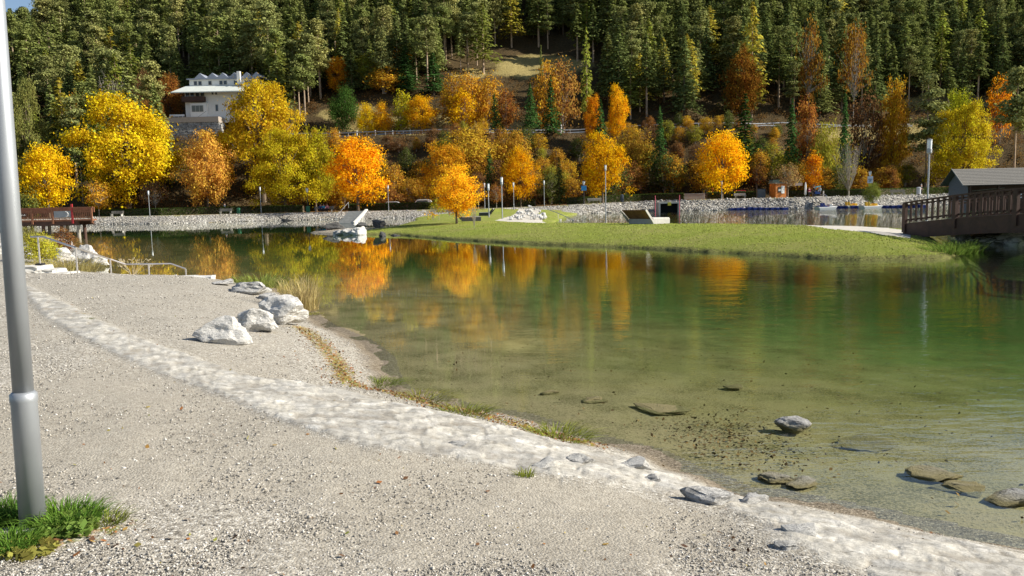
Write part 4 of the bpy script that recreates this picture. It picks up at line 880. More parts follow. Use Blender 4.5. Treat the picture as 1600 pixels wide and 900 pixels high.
for i, (x, yb, w_, h_, lb) in enumerate(((130, 411, 40, 30, 'big tilted white boulder between handrail and lake'), (152, 417, 30, 18, 'white boulder dipping into the lake by the handrail'), (92, 412, 40, 26, 'white boulder behind the second handrail post'), (66, 396, 34, 20, 'white boulder behind the yellow bush'),
      (36, 404, 26, 18, 'white boulder next to the lamp post, above the steps'), (4, 398, 22, 28, 'white boulder at the left border behind the lamp post'), (100, 392, 30, 16, 'grey-white rock below the boardwalk pillars'), (82, 384, 24, 12, 'small pale rock under the reddish dry bush'), (130, 396, 22, 14, 'pale rock at the foot of the corner pillar'))):
    rock_px(x, yb, w_, h_, i, lb, M_ROCK if i % 3 else M_ROCKD, sink=.12, group='boulders on the bank by the boardwalk')
# kerb rocks along the near edge
KR = [(850, 735, 38, 20, 'pale pointed rock, leftmost of the shore kerb rocks', 0), (909, 729, 48, 22, 'dark shaded rock beside the pale pointed one', 1), (995, 738, 62, 22, 'smooth whitish rock hump at the water edge', 0), (1018, 757, 40, 16, 'small dark-faced rock below the smooth white hump', 1),
      (1110, 792, 88, 28, 'long ridge-shaped rock with a shaded front face', 1), (1184, 792, 60, 24, 'rounded pale rock right of the long ridge rock', 0), (1262, 842, 70, 24, 'low pale lump where the white slab starts', 0), (712, 700, 50, 8, 'flat bluish stone set into the white band', 1), (462, 600, 22, 6, 'small bluish stone on the beach edge of the band', 1), (1235, 862, 44, 14, 'dark broken stone in the gravel under the pale lump', 1)]
for i, (x, yb, w_, h_, lb, dk) in enumerate(KR): rock_px(x, yb, w_, h_, i + 4, lb, M_ROCKD if dk else M_ROCK, 'shore_rock', sink=.22, group='kerb rocks along the near shore')
WR = [(1243, 672, 60, 16, 'dark knobbly double rock poking out of the lake', .10, 1), (1215, 755, 54, 20, 'brownish flat rock in the shallows, left of a pair', .04, 0), (1252, 764, 50, 18, 'white-tipped rock in the shallows, right of a pair', .05, 0), (1462, 748, 84, 24, 'mostly sunken rock with a small white tip', .05, 0),
      (1585, 792, 80, 28, 'dark jagged rock at the right border of the lake', .08, 1), (1350, 690, 110, 22, 'long sunken slab with a dark broken edge', -.03, 0), (1030, 640, 90, 14, 'flat pale sunken slab in the middle shallows', -.06, 0), (860, 614, 34, 8, 'small dark sunken stone left of the sunken slab', -.04, 1), (1148, 594, 36, 7, 'small flat sunken stone furthest out', -.10, 0), (1500, 765, 90, 18, 'sunken slab between the white-tipped and jagged rocks', -.03, 0), (930, 625, 40, 6, 'tiny pale sunken stone beside the flat slab', -.06, 0)]
for i, (x, y, w_, h_, lb, zt, dk) in enumerate(WR):
    g = at_z(x, y - h_ * .3, 0); s = g.y / F_PX; zb = gz(g.x, g.y); hh = max(zt - zb, .06); rock('lake_rock', lb, (g.x, g.y, zb + hh * .42), (w_ * s * .55, w_ * s * .42, hh * .58), i + 2, M_ROCKW, rz=.2 * (i % 3) - .2, group='rocks in the shallows')

# ------------------------------------------------------------------ far bank, spit and canal stones
def far_rock(x, yb, w_, h_, i, lb, mat, group, name='rock', zoff=0):
    rock_px(x, yb, w_, h_, i, lb, mat, name, sink=.15, group=group, zoff=zoff)
for i, (x, yb, w_, h_, lb, mt) in enumerate(((523, 362, 32, 12, 'dark rock at the outermost tip of the spit', M_DARKROCK), (532, 366, 22, 10, 'shaded grey rock on the spit behind the bright one', M_ROCKD), (545, 366, 24, 12, 'bluish shaded boulder at the front of the spit', M_ROCKD), (561, 366, 26, 16, 'bright white boulder in the middle of the spit', M_ROCK),
      (565, 353, 24, 8, 'long dark rock on the rear edge of the spit', M_DARKROCK), (592, 362, 30, 18, 'large dark rock where the spit meets the lawn', M_DARKROCK), (599, 368, 18, 10, 'small dark rock at the lawn corner of the spit', M_DARKROCK), (618, 367, 20, 4, 'low dark rock at the edge of the lawn beside the spit', M_DARKROCK))):
    g = at_z(x, yb, .05); s = g.y / F_PX; rock('rock', lb, (g.x, g.y, max(gz(g.x, g.y), -.05) + h_ * s * .3), (w_ * s * .55, w_ * s * .4, h_ * s * .62), i, mt, rz=.3 * i, group='rocks on the spit')
lg = at_z(520, 358, .1); t = tag(MB().tube([at_y(510, 351, lg.y), at_y(522, 356, lg.y), at_y(540, 362, lg.y)], [.12, .2, .16], 8).build('driftwood_log', M_DARKROCK), 'dark driftwood log jutting over the water at the spit', 'log')
rr = random.Random(3)
for i in range(46):
    x = rr.uniform(797, 852); f = 1 - abs(x - 828) / 40; y = 343 - rr.random() * 14 * max(f, .15); g = on_ground(x, min(y + 3, 343.5)); s = g.y / F_PX; w_ = rr.uniform(4, 8)
    rock('rock', 'pale boulder in the heap beside the forking gravel path', (g.x, g.y, g.z + (343 - y) * s * .75 + w_ * s * .2), (w_ * s * .6, w_ * s * .5, w_ * s * .4), i, M_ROCK, group='heap of pale boulders by the path')
for i in range(30):
    x = rr.choice([rr.uniform(875, 905), rr.uniform(950, 985), rr.uniform(905, 1060), rr.uniform(1070, 1180)]); g = on_ground(x, 345.4 + (x - 900) * .004); s = g.y / F_PX; w_ = rr.uniform(4, 10)
    rock('rock', 'small pale rock on the lawn edge along the canal', (g.x, g.y + .3, g.z + .06), (w_ * s * .5, w_ * s * .4, .17), i, M_ROCK, group='pale rocks along the canal edge')
for i in range(16):
    X, Yy = rr.uniform(19.9, 24.5), rr.uniform(32.4, 36.5); rock('rock', 'weathered boulder on the bank beneath the brown bridge', (X, Yy, max(gz(X, Yy), 0) + .05), (rr.uniform(.4, .8), rr.uniform(.3, .6), rr.uniform(.25, .5)), i, M_ROCK if i % 2 else M_ROCKD, group='boulders under the bridge')
# loose stones of the far embankment
def bank_stones():
    rng = R(8); n = 11000; Xc = np.concatenate([rng.uniform(-75, 12, 2600), rng.uniform(8, 90, 2600)]); out = []
    Yc = rng.uniform(112, 150, 90000); Xc = rng.uniform(-85, 95, 90000); H, dn, dp, df, dr = height(Xc, Yc, True); ok = (df > -.2) & (df < 4.2) & (dp < .5); Xc, Yc, H = Xc[ok][:n], Yc[ok][:n], H[ok][:n]
    o = np.array([(1, 0, 0), (-1, 0, 0), (0, 1, 0), (0, -1, 0), (0, 0, 1), (0, 0, -1.)]); f = np.array([(0, 2, 4), (2, 1, 4), (1, 3, 4), (3, 0, 4), (2, 0, 5), (1, 2, 5), (3, 1, 5), (0, 3, 5)])
    s = rng.uniform(.06, .19, (len(Xc), 1, 1)) * (.8 + .5 * sst(0, 25, Xc))[:, None, None] * rng.uniform(.6, 1.3, (len(Xc), 1, 3)); V = o[None] * s * (1 + .3 * rng.normal(size=(len(Xc), 6, 1))); a = rng.uniform(0, 6.28, len(Xc)); ca, sa = np.cos(a)[:, None], np.sin(a)[:, None]
    V = np.stack([V[:, :, 0] * ca - V[:, :, 1] * sa + Xc[:, None], V[:, :, 0] * sa + V[:, :, 1] * ca + Yc[:, None], V[:, :, 2] * .7 + H[:, None] + .01], -1).reshape(-1, 3); F_ = (f[None] + (np.arange(len(Xc)) * 6)[:, None, None]).reshape(-1, 3)
    t = NT('bank_stone'); c = t.ramp(t.attr('rnd'), [(0, (.16, .15, .13)), (.5, (.33, .31, .28)), (1, (.52, .50, .45))]); t.base(c, .95, .1)
    tag(mesh_obj('rubble', V, F_, t.m, attrs={'rnd': np.repeat(rng.random(len(Xc)), 6)}), 'loose pale stones covering the far embankment', 'rubble', kind='stuff')
bank_stones()

# ------------------------------------------------------------------ far promenade furniture
def spot(x, Y, y=320): p = at_y(x, y, Y); return Vector((p.x, Y, gz(p.x, Y)))
def hedge(x0, x1, off, label, h=1.15):
    pts = []
    n = max(2, int((x1 - x0) / 8)); 
    for i in range(n + 1):
        px_ = x0 + (x1 - x0) * i / n; Yb = SHORE_Y(px_) + off; pts.append(spot(px_, Yb))
    rng = R(int(x0)); P = []; mb = MB()
    for a, b in zip(pts[:-1], pts[1:]):
        m_ = int((b - a).length * 330); t_ = rng.random(m_); u = rng.uniform(-1, 1, m_); v = rng.random(m_); side = rng.random(m_) < .55
        yy = np.where(side, -.5, u * .5); zz = np.where(side, v * h, h * (.97 + .04 * rng.random(m_))); P.append(np.stack([a.x + (b.x - a.x) * t_, a.y + (b.y - a.y) * t_ + yy, a.z + (b.z - a.z) * t_ + zz], 1))
        mb.bar((a.x, a.y, a.z + h * .47), (b.x, b.y, b.z + h * .47), .86, h * .94)
    P = np.concatenate(P); v, f, r = quads(P, rng.normal(size=P.shape) + np.array([0, -.5, .5]), .07, rng)
    t = thing('hedge', label, 'hedge', pts[0], 0, 'clipped hedges along the promenade'); o = mesh_obj('foliage', v - np.array(pts[0]), f, M_LEAF, t, {'rnd': r}, color=(.075, .11, .025)); k = mb.build('stem', M_BARK, t); k.data.transform(Matrix.Translation(-pts[0]))
for x0, x1, lb in ((146, 474, 'long low dark hedge behind the far bank on the left'), (545, 694, 'low hedge in front of the white cars'), (758, 836, 'short hedge block behind the lamp cluster'), (886, 1068, 'hedge block behind the egg-shaped golden maple'), (1104, 1184, 'hedge between the concrete wall and the grey box'), (1228, 1482, 'long hedge behind the docks at the right')):
    hedge(x0, x1, 13.2, lb)
def bench(label, x, off, mat=M_GREYWOOD, w=2.0, rz=0):
    g = spot(x, SHORE_Y(x) + off); t = thing('park_bench', label, 'bench', g, rz, 'benches on the far promenade')
    s = MB()
    for k in range(3): s.box(-w / 2, w / 2, -.42 + k * .15, -.30 + k * .15, .43, .47)
    s.build('seat', mat, t); s = MB()
    for k in range(3): s.box(-w / 2, w / 2, .10 + k * .02, .14 + k * .02, .52 + k * .13, .62 + k * .13)
    s.build('backrest', mat, t)
    for q in (-.8, .8): MB().box(q * w / 2 - .04, q * w / 2 + .04, -.42, .1, 0, .428).box(q * w / 2 - .04, q * w / 2 + .04, .141 + .041, .24, 0, .85).build('leg', M_CONC, t)
bench('pale bench on the far bank right of the small umbrella-shaped tree', 182, 8.0); bench('pale bench on the far bank near the rusty orange maple', 352, 8.5); bench('light bench on the far promenade beneath the egg-shaped maple', 929, 9.5, M_STONESLAB, 2.4)
bench('pale bench in front of the hedge near the red car', 1156, 9, M_STONESLAB); bench('brown park bench at the right end behind the docks', 1402, 9, M_GREYWOOD, 2.6); bench('bench the two seated people use', 506, 8.5, M_GREYWOOD, 3.2)
def bin_(label, x, off, mat, h=.95, r=.28):
    g = spot(x, SHORE_Y(x) + off); t = thing('waste_bin', label, 'bin', g); MB().lathe([(r * .9, 0), (r, .05), (r, h * .85)], 14).build('body', mat, t); MB().lathe([(r * 1.08, h * .85), (r * 1.08, h * .92), (r * .5, h)], 14).build('lid', mat, t)
bin_('small green bin on the far bank left of a lamp', 372, 7.5, M_GREEN); bin_('dark round bin in front of the hedge behind the tall lawn lamp', 972, 11, plain('grey_blue_metal', (.10, .13, .17), .5), 1.25, .3); bin_('pale grey bin beside the standing person at the right', 1434.5, 8, plain('light_grey_metal', (.45, .47, .50), .5), 1.3, .36)
def box_thing(name, label, cat, x, off, w, d, h, mat, top=None):
    g = spot(x, SHORE_Y(x) + off); t = thing(name, label, cat, g); MB().box(-w / 2, w / 2, -d / 2, d / 2, 0, h).build('body', mat, t, bevel=.03); MB().box(-w / 2 - .04, w / 2 + .04, -d / 2 - .04, d / 2 + .04, h + .003, h + .07).build('lid', top or mat, t, bevel=.02); return t
box_thing('utility_box', 'dark grey utility box left of the orange kiosk', 'utility box', 1188.5, 9, 1.35, .8, 1.45, plain('slate_grey_metal', (.10, .115, .14), .6))
cw = box_thing('concrete_wall', 'low concrete retaining wall between two hedges', 'wall', 1084, 16, 3.9, .4, .95, M_CONC)
box_thing('notice_board', 'small cream board lit under the big yellow trees', 'sign', 432, 15, .9, .2, .85, M_WHITE)
def kiosk():
    g = spot(1215, SHORE_Y(1215) + 8.5); t = thing('kiosk', 'orange wooden ticket kiosk with papers in its window', 'kiosk', g, math.radians(14)); w, d, h = 2.0, 1.9, 2.35
    MB().box(-w / 2, w / 2, -d / 2, d / 2, 0, h).build('wall', M_KIOSK, t); MB().box(-w / 2 - .15, w / 2 + .15, -d / 2 - .15, d / 2 + .2, h + .003, h + .12).build('roof', M_GREYWOOD, t)
    wi = MB().box(-.6, .55, -d / 2 - .04, -d / 2 - .003, .85, 1.75).build('window', M_GLASS, t); MB().box(-.66, .61, -d / 2 - .06, -d / 2 - .041, .80, .848).build('sill', M_KIOSK, wi)
    MB().box(.02, .60, -d / 2 - .09, -d / 2 - .062, .7, 1.95).build('notice', M_PAPER, t); MB().box(-.5, -.1, -d / 2 - .055, -d / 2 - .042, 1.1, 1.45).build('notice', M_PAPER, t)
    MB().bar((w / 2 + .012, -.7, .3), (w / 2 + .012, .6, 1.9), .02, .09).build('brace', M_KIOSK, t)
    g = spot(1226, SHORE_Y(1226) + 15); t = thing('shelter', 'low green-roofed shelter with a white sign behind the kiosk', 'shelter', g); MB().prism([(-2.6, 2.5), (2.4, 2.5), (2.2, 3.1), (-2.4, 3.1)], -1, 1).build('roof', plain('grey_green_roof', (.14, .20, .17), .6), t)
    for q in (-2.2, 2.0): MB().box(q - .06, q + .06, -.7, -.58, 0, 2.5).build('post', M_BROWN, t)
    MB().box(1.2, 2.7, -1.06, -1.01, 2.0, 2.45).build('sign_plate', M_PAPER, t)
kiosk()
g = spot(1258, SHORE_Y(1258) + 6.5); t = thing('parasol', 'closed white parasol beside the orange kiosk', 'parasol', g)
MB().lathe([(.03, 0), (.03, .3)], 8).build('pole', M_GALV, t); MB().lathe([(.06, .3), (.20, .5), (.17, 1.1), (.15, 1.9), (.04, 2.45)], 12).build('canopy', M_WHITE, t); MB().lathe([(.3, 0), (.28, .06)], 14).build('foot', M_CONC, t)

def skin_obj(name, verts, edges, rad, mat, parent, sub=1):
    me = bpy.data.meshes.new(name); me.from_pydata(verts, edges, []); me.materials.append(mat); o = bpy.data.objects.new(name, me); link(o, parent)
    sm = o.modifiers.new('skin', 'SKIN'); sv = me.skin_vertices[0].data if me.skin_vertices else None
    if sv is None:
        bm = bmesh.new(); bm.from_mesh(me); bm.verts.layers.skin.verify(); bm.to_mesh(me); bm.free(); sv = me.skin_vertices[0].data
    for i, r in enumerate(rad): sv[i].radius = (r, r) if not isinstance(r, tuple) else r; sv[i].use_root = (i == 0)
    ss = o.modifiers.new('subd', 'SUBSURF'); ss.levels = sub; ss.render_levels = sub; return o
def person(label, loc, rz, pose, jacket, trousers, hair=(.06, .04, .03), s=1.0):
    t = thing('person', label, 'person', loc, rz); t.scale = (s, s, s)
    sit = pose == 'sit'; hz = .50 if sit else .93
    J = dict(pel=(0, 0, hz), chest=(0, .0, hz + .30), sh=(0, 0, hz + .47), neck=(0, -.01, hz + .56), head=(0, -.02, hz + .67), top=(0, -.01, hz + .76))
    V = [J['pel'], J['chest'], J['sh'], J['neck'], J['head'], J['top'], (0, -.115, hz + .655)]; E = [(0, 1), (1, 2), (2, 3), (3, 4), (4, 5), (4, 6)]; Rd = [(.15, .11), (.15, .11), (.12, .08), .05, .095, .06, .012]
    TV = [J['pel']]; TE = []; TR = [(.165, .125)]; JV = [J['pel'], J['chest'], J['sh']]; JE = [(0, 1), (1, 2)]; JR = [(.175, .14), (.18, .13), (.15, .10)]
    for sd_ in (-1, 1):
        if sit: K = [(sd_ * .1, -.05, hz), (sd_ * .12, -.45, hz - .02), (sd_ * .12, -.47, .08), (sd_ * .13, -.62, .04)]
        elif pose == 'walk': K = [(sd_ * .09, 0, hz - .08), (sd_ * .1, -.10 * sd_, .5), (sd_ * .1, .02 - .22 * sd_, .08), (sd_ * .11, -.12 - .22 * sd_, .04)]
        else: K = [(sd_ * .09, 0, hz - .08), (sd_ * .1, -.02, .5), (sd_ * .11, .02, .08), (sd_ * .12, -.13, .04)]
        b = len(V); V += K; E += [(0, b), (b, b + 1), (b + 1, b + 2), (b + 2, b + 3)]; Rd += [.085, .06, .042, .035]
        b = len(TV); TV += K[:3]; TE += [(0, b), (b, b + 1), (b + 1, b + 2)]; TR += [.105, .078, .062]
        sh = (sd_ * .2, 0, hz + .45); el = (sd_ * .26, .02 if not sit else -.06, hz + .18); wr = (sd_ * .22, -.12 if not sit else -.28, hz - .04 if not sit else hz + .08); pm = (wr[0] - sd_ * .01, wr[1] - .05, wr[2] - .05)
        b = len(V); V += [sh, el, wr, pm]; E += [(2, b), (b, b + 1), (b + 1, b + 2), (b + 2, b + 3)]; Rd += [.055, .042, .028, .03]
        c = len(V)
        for q in range(4): V.append((pm[0] + (q - 1.5) * .018, pm[1] - .05, pm[2] - .05 - .004 * q)); E.append((b + 3, c + q)); Rd.append(.009)
        V.append((wr[0] - sd_ * .035, wr[1] - .05, wr[2] - .02)); E.append((b + 2, c + 4)); Rd.append(.010)
        b = len(JV); JV += [sh, el, wr]; JE += [(2, b), (b, b + 1), (b + 1, b + 2)]; JR += [.078, .062, .045]
        sx, sy, sz = K[3]; MB().box(sx - .05, sx + .05, sy - .02, sy + .24, 0, .10).build('shoe', M_BLACK, t, bevel=.02)
        MB().lathe([(.004, -.012), (.014, 0), (.004, .012)], 8, (sd_ * .035, -.108, hz + .685)).build('eye', M_BLACK, t)
    skin_obj('body', V, E, Rd, M_SKIN, t); skin_obj('jacket', JV, JE, JR, jacket, t); skin_obj('trousers', TV, TE, TR, trousers, t)
    bm = bmesh.new(); bmesh.ops.create_icosphere(bm, subdivisions=2, radius=1)
    for v in bm.verts: v.co = Vector((v.co.x * .108, v.co.y * .112 + .02, v.co.z * .10 + hz + .72))
    me = bpy.data.meshes.new('hair'); bm.to_mesh(me); bm.free(); me.materials.append(plain('hair_%d' % int(hair[0] * 100), hair, .8)); link(bpy.data.objects.new('hair', me), t); return t
cl = lambda n, c: plain('cloth_' + n, c, .9, 0, .12, 12)
bs = SHORE_Y(506) + 8.5
for x, lb, c1 in ((501, 'person in a dark blue jacket seated at the left of the bench', cl('navy', (.02, .06, .22))), (505.5, 'person in a turquoise jacket seated on the bench', cl('turq', (.03, .35, .48))), (511, 'person in a pink jacket seated on the bench', cl('pink', (.65, .22, .25)))):
    g = spot(x, bs - .1); person(lb, g, 0, 'sit', c1, cl('dark', (.03, .03, .04)), (.35, .28, .18))
g = spot(351, SHORE_Y(351) + 16); pc = person('cyclist in a light blue top passing behind the far hedge', g + Vector((0, 0, .15)), math.radians(-90), 'walk', cl('ice', (.50, .60, .72)), cl('dark', (.03, .03, .04)))
bk = thing('bicycle', 'bicycle under the cyclist behind the far hedge', 'bicycle', g)
for q in (-.52, .52): wh = MB().tube([(q + .34 * math.cos(a), 0, .35 + .34 * math.sin(a)) for a in np.linspace(0, 6.283, 18)], .02, 6, False).build('wheel', M_TYRE, bk)
MB().tube([(-.52, 0, .35), (-.1, 0, .32), (.38, 0, .85), (-.18, 0, .80), (-.52, 0, .35)], .02, 6).tube([(-.1, 0, .32), (-.2, 0, .95)], .018, 6).tube([(.52, 0, .35), (.36, 0, 1.0)], .018, 6).build('frame', M_RED, bk); MB().box(-.32, -.08, -.07, .07, .95, 1.0).build('saddle', M_BLACK, bk, bevel=.02); MB().tube([(.30, -.28, 1.05), (.38, 0, 1.0), (.30, .28, 1.05)], .015, 6).build('handlebar', M_BLACK, bk)
for x, off, rz, ps, lb, c1, c2, s_ in ((1264, 6.5, .3, 'stand', 'person in a wine red coat beside the closed parasol', cl('wine', (.22, .02, .06)), cl('dark', (.03, .03, .04)), .92), (1271, 6.0, 1.2, 'stand', 'person in black clothes between the red coat and the pushchair', cl('black', (.015, .015, .02)), cl('dark', (.03, .03, .04)), 1.08),
                               (1280.5, 6.8, -1.2, 'stand', 'person in pale blue and dark clothes bending over the pushchair', cl('ice', (.50, .60, .72)), cl('dark', (.03, .03, .04)), 1.0), (1438.5, 9.2, .4, 'stand', 'person with white hair in dark clothes behind the pale grey bin', cl('black', (.015, .015, .02)), cl('dark', (.03, .03, .04)), 1.05)):
    person(lb, spot(x, SHORE_Y(x) + off), rz, ps, c1, c2, (.6, .58, .55) if x > 1400 else (.10, .06, .03), s_)
g = spot(1276, SHORE_Y(1276) + 6.0); t = thing('pushchair', 'pushchair with a pale turquoise hood among the standing people', 'pushchair', g)
MB().prism([(-.35, .45), (.45, .5), (.5, .75), (-.4, 1.0)], -.25, .25).build('seat', cl('navy', (.02, .06, .22)), t); MB().prism([(-.45, 1.35), (-.1, 1.75), (.55, 1.8), (.5, 1.6), (-.1, 1.55)], -.32, .32).build('hood', cl('mint', (.25, .55, .58)), t)
for q in (-.35, .4):
    for r_ in (-.25, .25): MB().tube([(q + .14 * math.cos(a), r_, .15 + .14 * math.sin(a)) for a in np.linspace(0, 6.283, 12)], .025, 5, False).build('wheel', M_TYRE, t)
MB().tube([(-.35, -.28, .15), (.1, -.28, .8), (-.3, -.28, 1.5)], .015, 5).tube([(-.35, .28, .15), (.1, .28, .8), (-.3, .28, 1.5)], .015, 5).build('frame', M_GALV, t)

def car(label, x, Y, paint, suv=False, rz=0, L=4.3):
    g = spot(x, Y); t = thing('parked_car', label, 'car', g, rz, 'cars parked behind the hedges'); h = 1.66 if suv else 1.45; k = L / 4.3
    lo = [(-2.15, .28), (2.15, .28), (2.17, .62), (2.05, .82), (1.35, .94), (-2.05, .98), (-2.17, .6)]; MB().prism([(a * k, b) for a, b in lo], -.85, .85).build('body', paint, t, bevel=.06)
    cb = [(-2.0 if suv else -1.75, .97), (1.15, .94), (.55, h - .08), (.2, h), (-1.2, h), (-1.75 if suv else -1.35, h - .1)]; MB().prism([(a * k, b + .003) for a, b in cb], -.72, .72).build('cabin', paint, t, bevel=.05)
    for q in (-1, 1):
        w_ = MB().prism([(a * k, b) for a, b in ((-1.5, 1.03), (.85, 1.03), (.4, h - .14), (-1.2, h - .14))], *( (-.732, -.724) if q < 0 else (.724, .732))).build('side_window', M_GLASS, t)
        for wx in (-1.3, 1.32): wh = MB().tube([(wx * k, q * .70, .32), (wx * k, q * .88, .32)], .32, 16).build('wheel', M_TYRE, t); MB().tube([(wx * k, q * .881, .32), (wx * k, q * .892, .32)], .18, 12).build('rim', M_STEEL, wh)
        MB().box(2.12 * k, 2.19 * k, q * .62 - .16, q * .62 + .16, .62, .76).build('headlight', M_LAMPGLASS, t); MB().box(-2.2 * k, -2.12 * k, q * .62 - .14, q * .62 + .14, .65, .85).build('tail_light', M_RED, t)
car('low white car half hidden by the hedge beside a street lamp', 617, SHORE_Y(617) + 17, M_CARS, False, 0, 4.4); car('tall white car with roof rails beside the orange lawn tree', 657, SHORE_Y(657) + 17, M_CARW, True, math.pi, 4.4); car('red car whose roof shows above the hedge at right', 1158, SHORE_Y(1158) + 17, M_CARR, False, 0, 3.9)

# tunnel mouth with poles
g = at_z(1045, 330.5, 0); t = thing('culvert', 'dark square tunnel mouth where water enters the canal', 'culvert', (g.x, g.y - .4, 0))
MB().box(-1.45, 1.35, .5, .6, -.4, 1.25).build('shade_panel', plain('tunnel_shade_black', (.004, .004, .005), 1), t); [MB().box(a, a + .3, -.3, 3.5, -.6, 1.25).build('side_wall', M_CONC, t) for a in (-1.75, 1.35)]; MB().box(-1.75, 1.65, -.28, 3.5, 1.253, 1.5).build('lintel', M_CONC, t)  # black panel stands in for the shade inside the tunnel
MB().box(-.3, .2, -.34, -.285, .95, 1.45).build('warning_sign', M_YELLOWSIGN, t)
for x, lb in ((1022.5, 'pinkish red pole left of the tunnel mouth'), (1060, 'pinkish red pole right of the tunnel mouth')):
    p = at_z(x, 331, 0); t = thing('marker_pole', lb, 'pole', (p.x, p.y - .7, 0)); MB().tube([(0, 0, -.6), (0, 0, 2.5)], .06, 10).build('pole', plain('pink_red_paint', (.55, .10, .14), .6), t); MB().lathe([(.075, 2.5), (.075, 2.56)], 10).build('cap', M_RED, t)
for x, w_, lb in ((1054, .06, 'rust-red post behind the hedge, left one near the golden maple'),):
    pass
for x, lb in ((1113.5, 'left orange post behind the hedge by the lone golden maple'), (1120.5, 'right orange post behind the hedge by the lone golden maple'), (800, 'orange post behind the short hedge block')):
    g = spot(x, SHORE_Y(x) + 14.5); tag(MB().tube([(g.x, g.y, g.z), (g.x, g.y, g.z + 2.0)], .09, 8).build('post', plain('orange_paint', (.55, .13, .02), .6)), lb, 'post')
# steps in the far bank
x0 = at_z(541, 348.5, 0); t = thing('bank_steps', 'grey steps descending the far bank into the lake', 'steps', (x0.x, x0.y, 0))
for k in range(8): MB().box(-1.0 + k * .09, .9 + k * .09, k * .52 - .5, k * .52 + .02, -.5, .05 + k * .19).build('step', M_CONC, t)
MB().add([(.92, -.6, -.4), (1.12, -.6, -.4), (2.0, 4, 1.5), (1.62, 4, 1.5), (.92, -.6, .12), (1.12, -.6, .12), (1.9, 4, 1.6), (1.62, 4, 1.6)], [(3, 2, 1, 0), (4, 5, 6, 7), (0, 1, 5, 4), (1, 2, 6, 5), (2, 3, 7, 6), (3, 0, 4, 7)]).build('side_wall', M_STONESLAB, t)
MB().tube([(-1.05, -.3, .9), (-.4, 3.8, 2.5)], .03, 6).tube([(-1.05, -.3, 0), (-1.05, -.3, .9)], .03, 6).tube([(-.4, 3.8, 1.8), (-.4, 3.8, 2.5)], .03, 6).build('handrail', M_STEEL, t)
# driftwood branch in the bay
p = at_z(445, 345, 0); mb = MB(); q = at_y(432, 337, p.y); mb.tube([q, at_y(440, 342, p.y), p + Vector((.3, 0, .1)), at_y(460, 345, p.y)], [.05, .13, .16, .05], 7); mb.tube([p, at_y(452, 338, p.y), at_y(459, 344, p.y)], [.08, .06, .03], 6); mb.tube([at_y(438, 346, p.y), at_y(450, 344.5, p.y)], [.12, .22], 7)
tag(mb.build('driftwood_branch', M_DARKROCK), 'forked dark branch lying in the lake below the far bank', 'branch')

# ------------------------------------------------------------------ canal: docks, boats, boathouse, bridge
def docks():
    t = thing('floating_dock', 'long floating dock of dark blue plastic cubes along the far bank', 'dock', (at_z(1290, 326, 0).x, SHORE_Y(1290) - 2.5, 0)); o = t.location
    rr_ = random.Random(4)
    for i, x in enumerate(range(1146, 1446, 9)):
        y_ = 327 - (x - 1146) * .010; p = at_z(x, y_ + (1.2 if x < 1235 else 0), .0); h = rr_.choice([.30, .34, .42]); f = MB()
        for k in range(2): f.box(p.x - o.x - .44 + k * .45, p.x - o.x - .01 + k * .45, p.y - o.y - .1 + .06 * k, p.y - o.y + 1.4, -.12, h)
        f.build('float', M_BLUE, t, bevel=.04)
        if i % 3 != 2: MB().box(p.x - o.x - .44, p.x - o.x + .44, p.y - o.y + .02, p.y - o.y + 1.35, h + .003, h + .05).build('plank', M_GREYWOOD, t)
docks()
def boat(label, x, y, L, yellow, group='pedal boats at the dock'):
    p = at_z(x, y, 0); t = thing('pedal_boat', label, 'boat', (p.x, p.y, 0), math.radians(4), group)
    MB().prism([(-L / 2, .42), (-L / 2 + .25, -.05), (L / 2 - .35, -.05), (L / 2, .45), (L / 2 - .3, .36), (-L / 2 + .3, .32)], -.8, .8).build('hull', M_WHITE, t, bevel=.05)
    for q in (-.4, .4): MB().prism([(-.5, .35), (.0, .35), (.0, .52), (-.35, .56), (-.5, .95), (-.6, .95)], q - .28, q + .28).build('seat', M_YELLOW if yellow else M_BLUE, t, bevel=.03)
    MB().prism([(.3, .35), (.9, .38), (.75, .7), (.4, .72)], -.5, .5).build('console', M_YELLOW if yellow else M_CARS, t, bevel=.04); return t
boat('white pedal boat moored left of the gangway', 1290, 327, 2.9, False); boat('pedal boat with a yellow hood moored beside the gangway', 1329, 325, 1.8, True); boat('long white boat with yellow seats below the green bush', 1360, 325.5, 3.0, True)
g = at_z(1300, 322, .4); t = thing('gangway', 'grey gangway with a white tubular handrail leading down to the dock', 'gangway', (g.x, g.y, 0)); MB().bar((-.2, 0, .45), (.6, 6.5, 1.85), 1.3, .1).build('walkway', M_GREYWOOD, t)
MB().tube([(-1.2, 1.5, 2.1), (-.9, .6, 2.15), (-.8, 0, 1.9), (-.75, 0, .3)], .05, 8).build('handrail', M_STEEL, t); MB().tube([(.65, 5, 1.7), (.65, 5, 2.7)], .10, 8).build('post', M_STEEL, t)
bp_ = at_y(1364, 290, 122.5); tree('bush', 'light green willowy bush above the docks below the white lantern', 'bush', 'bush0', bp_.x, 122.5, 2.9, .62, (.22, .25, .05), z=.7)
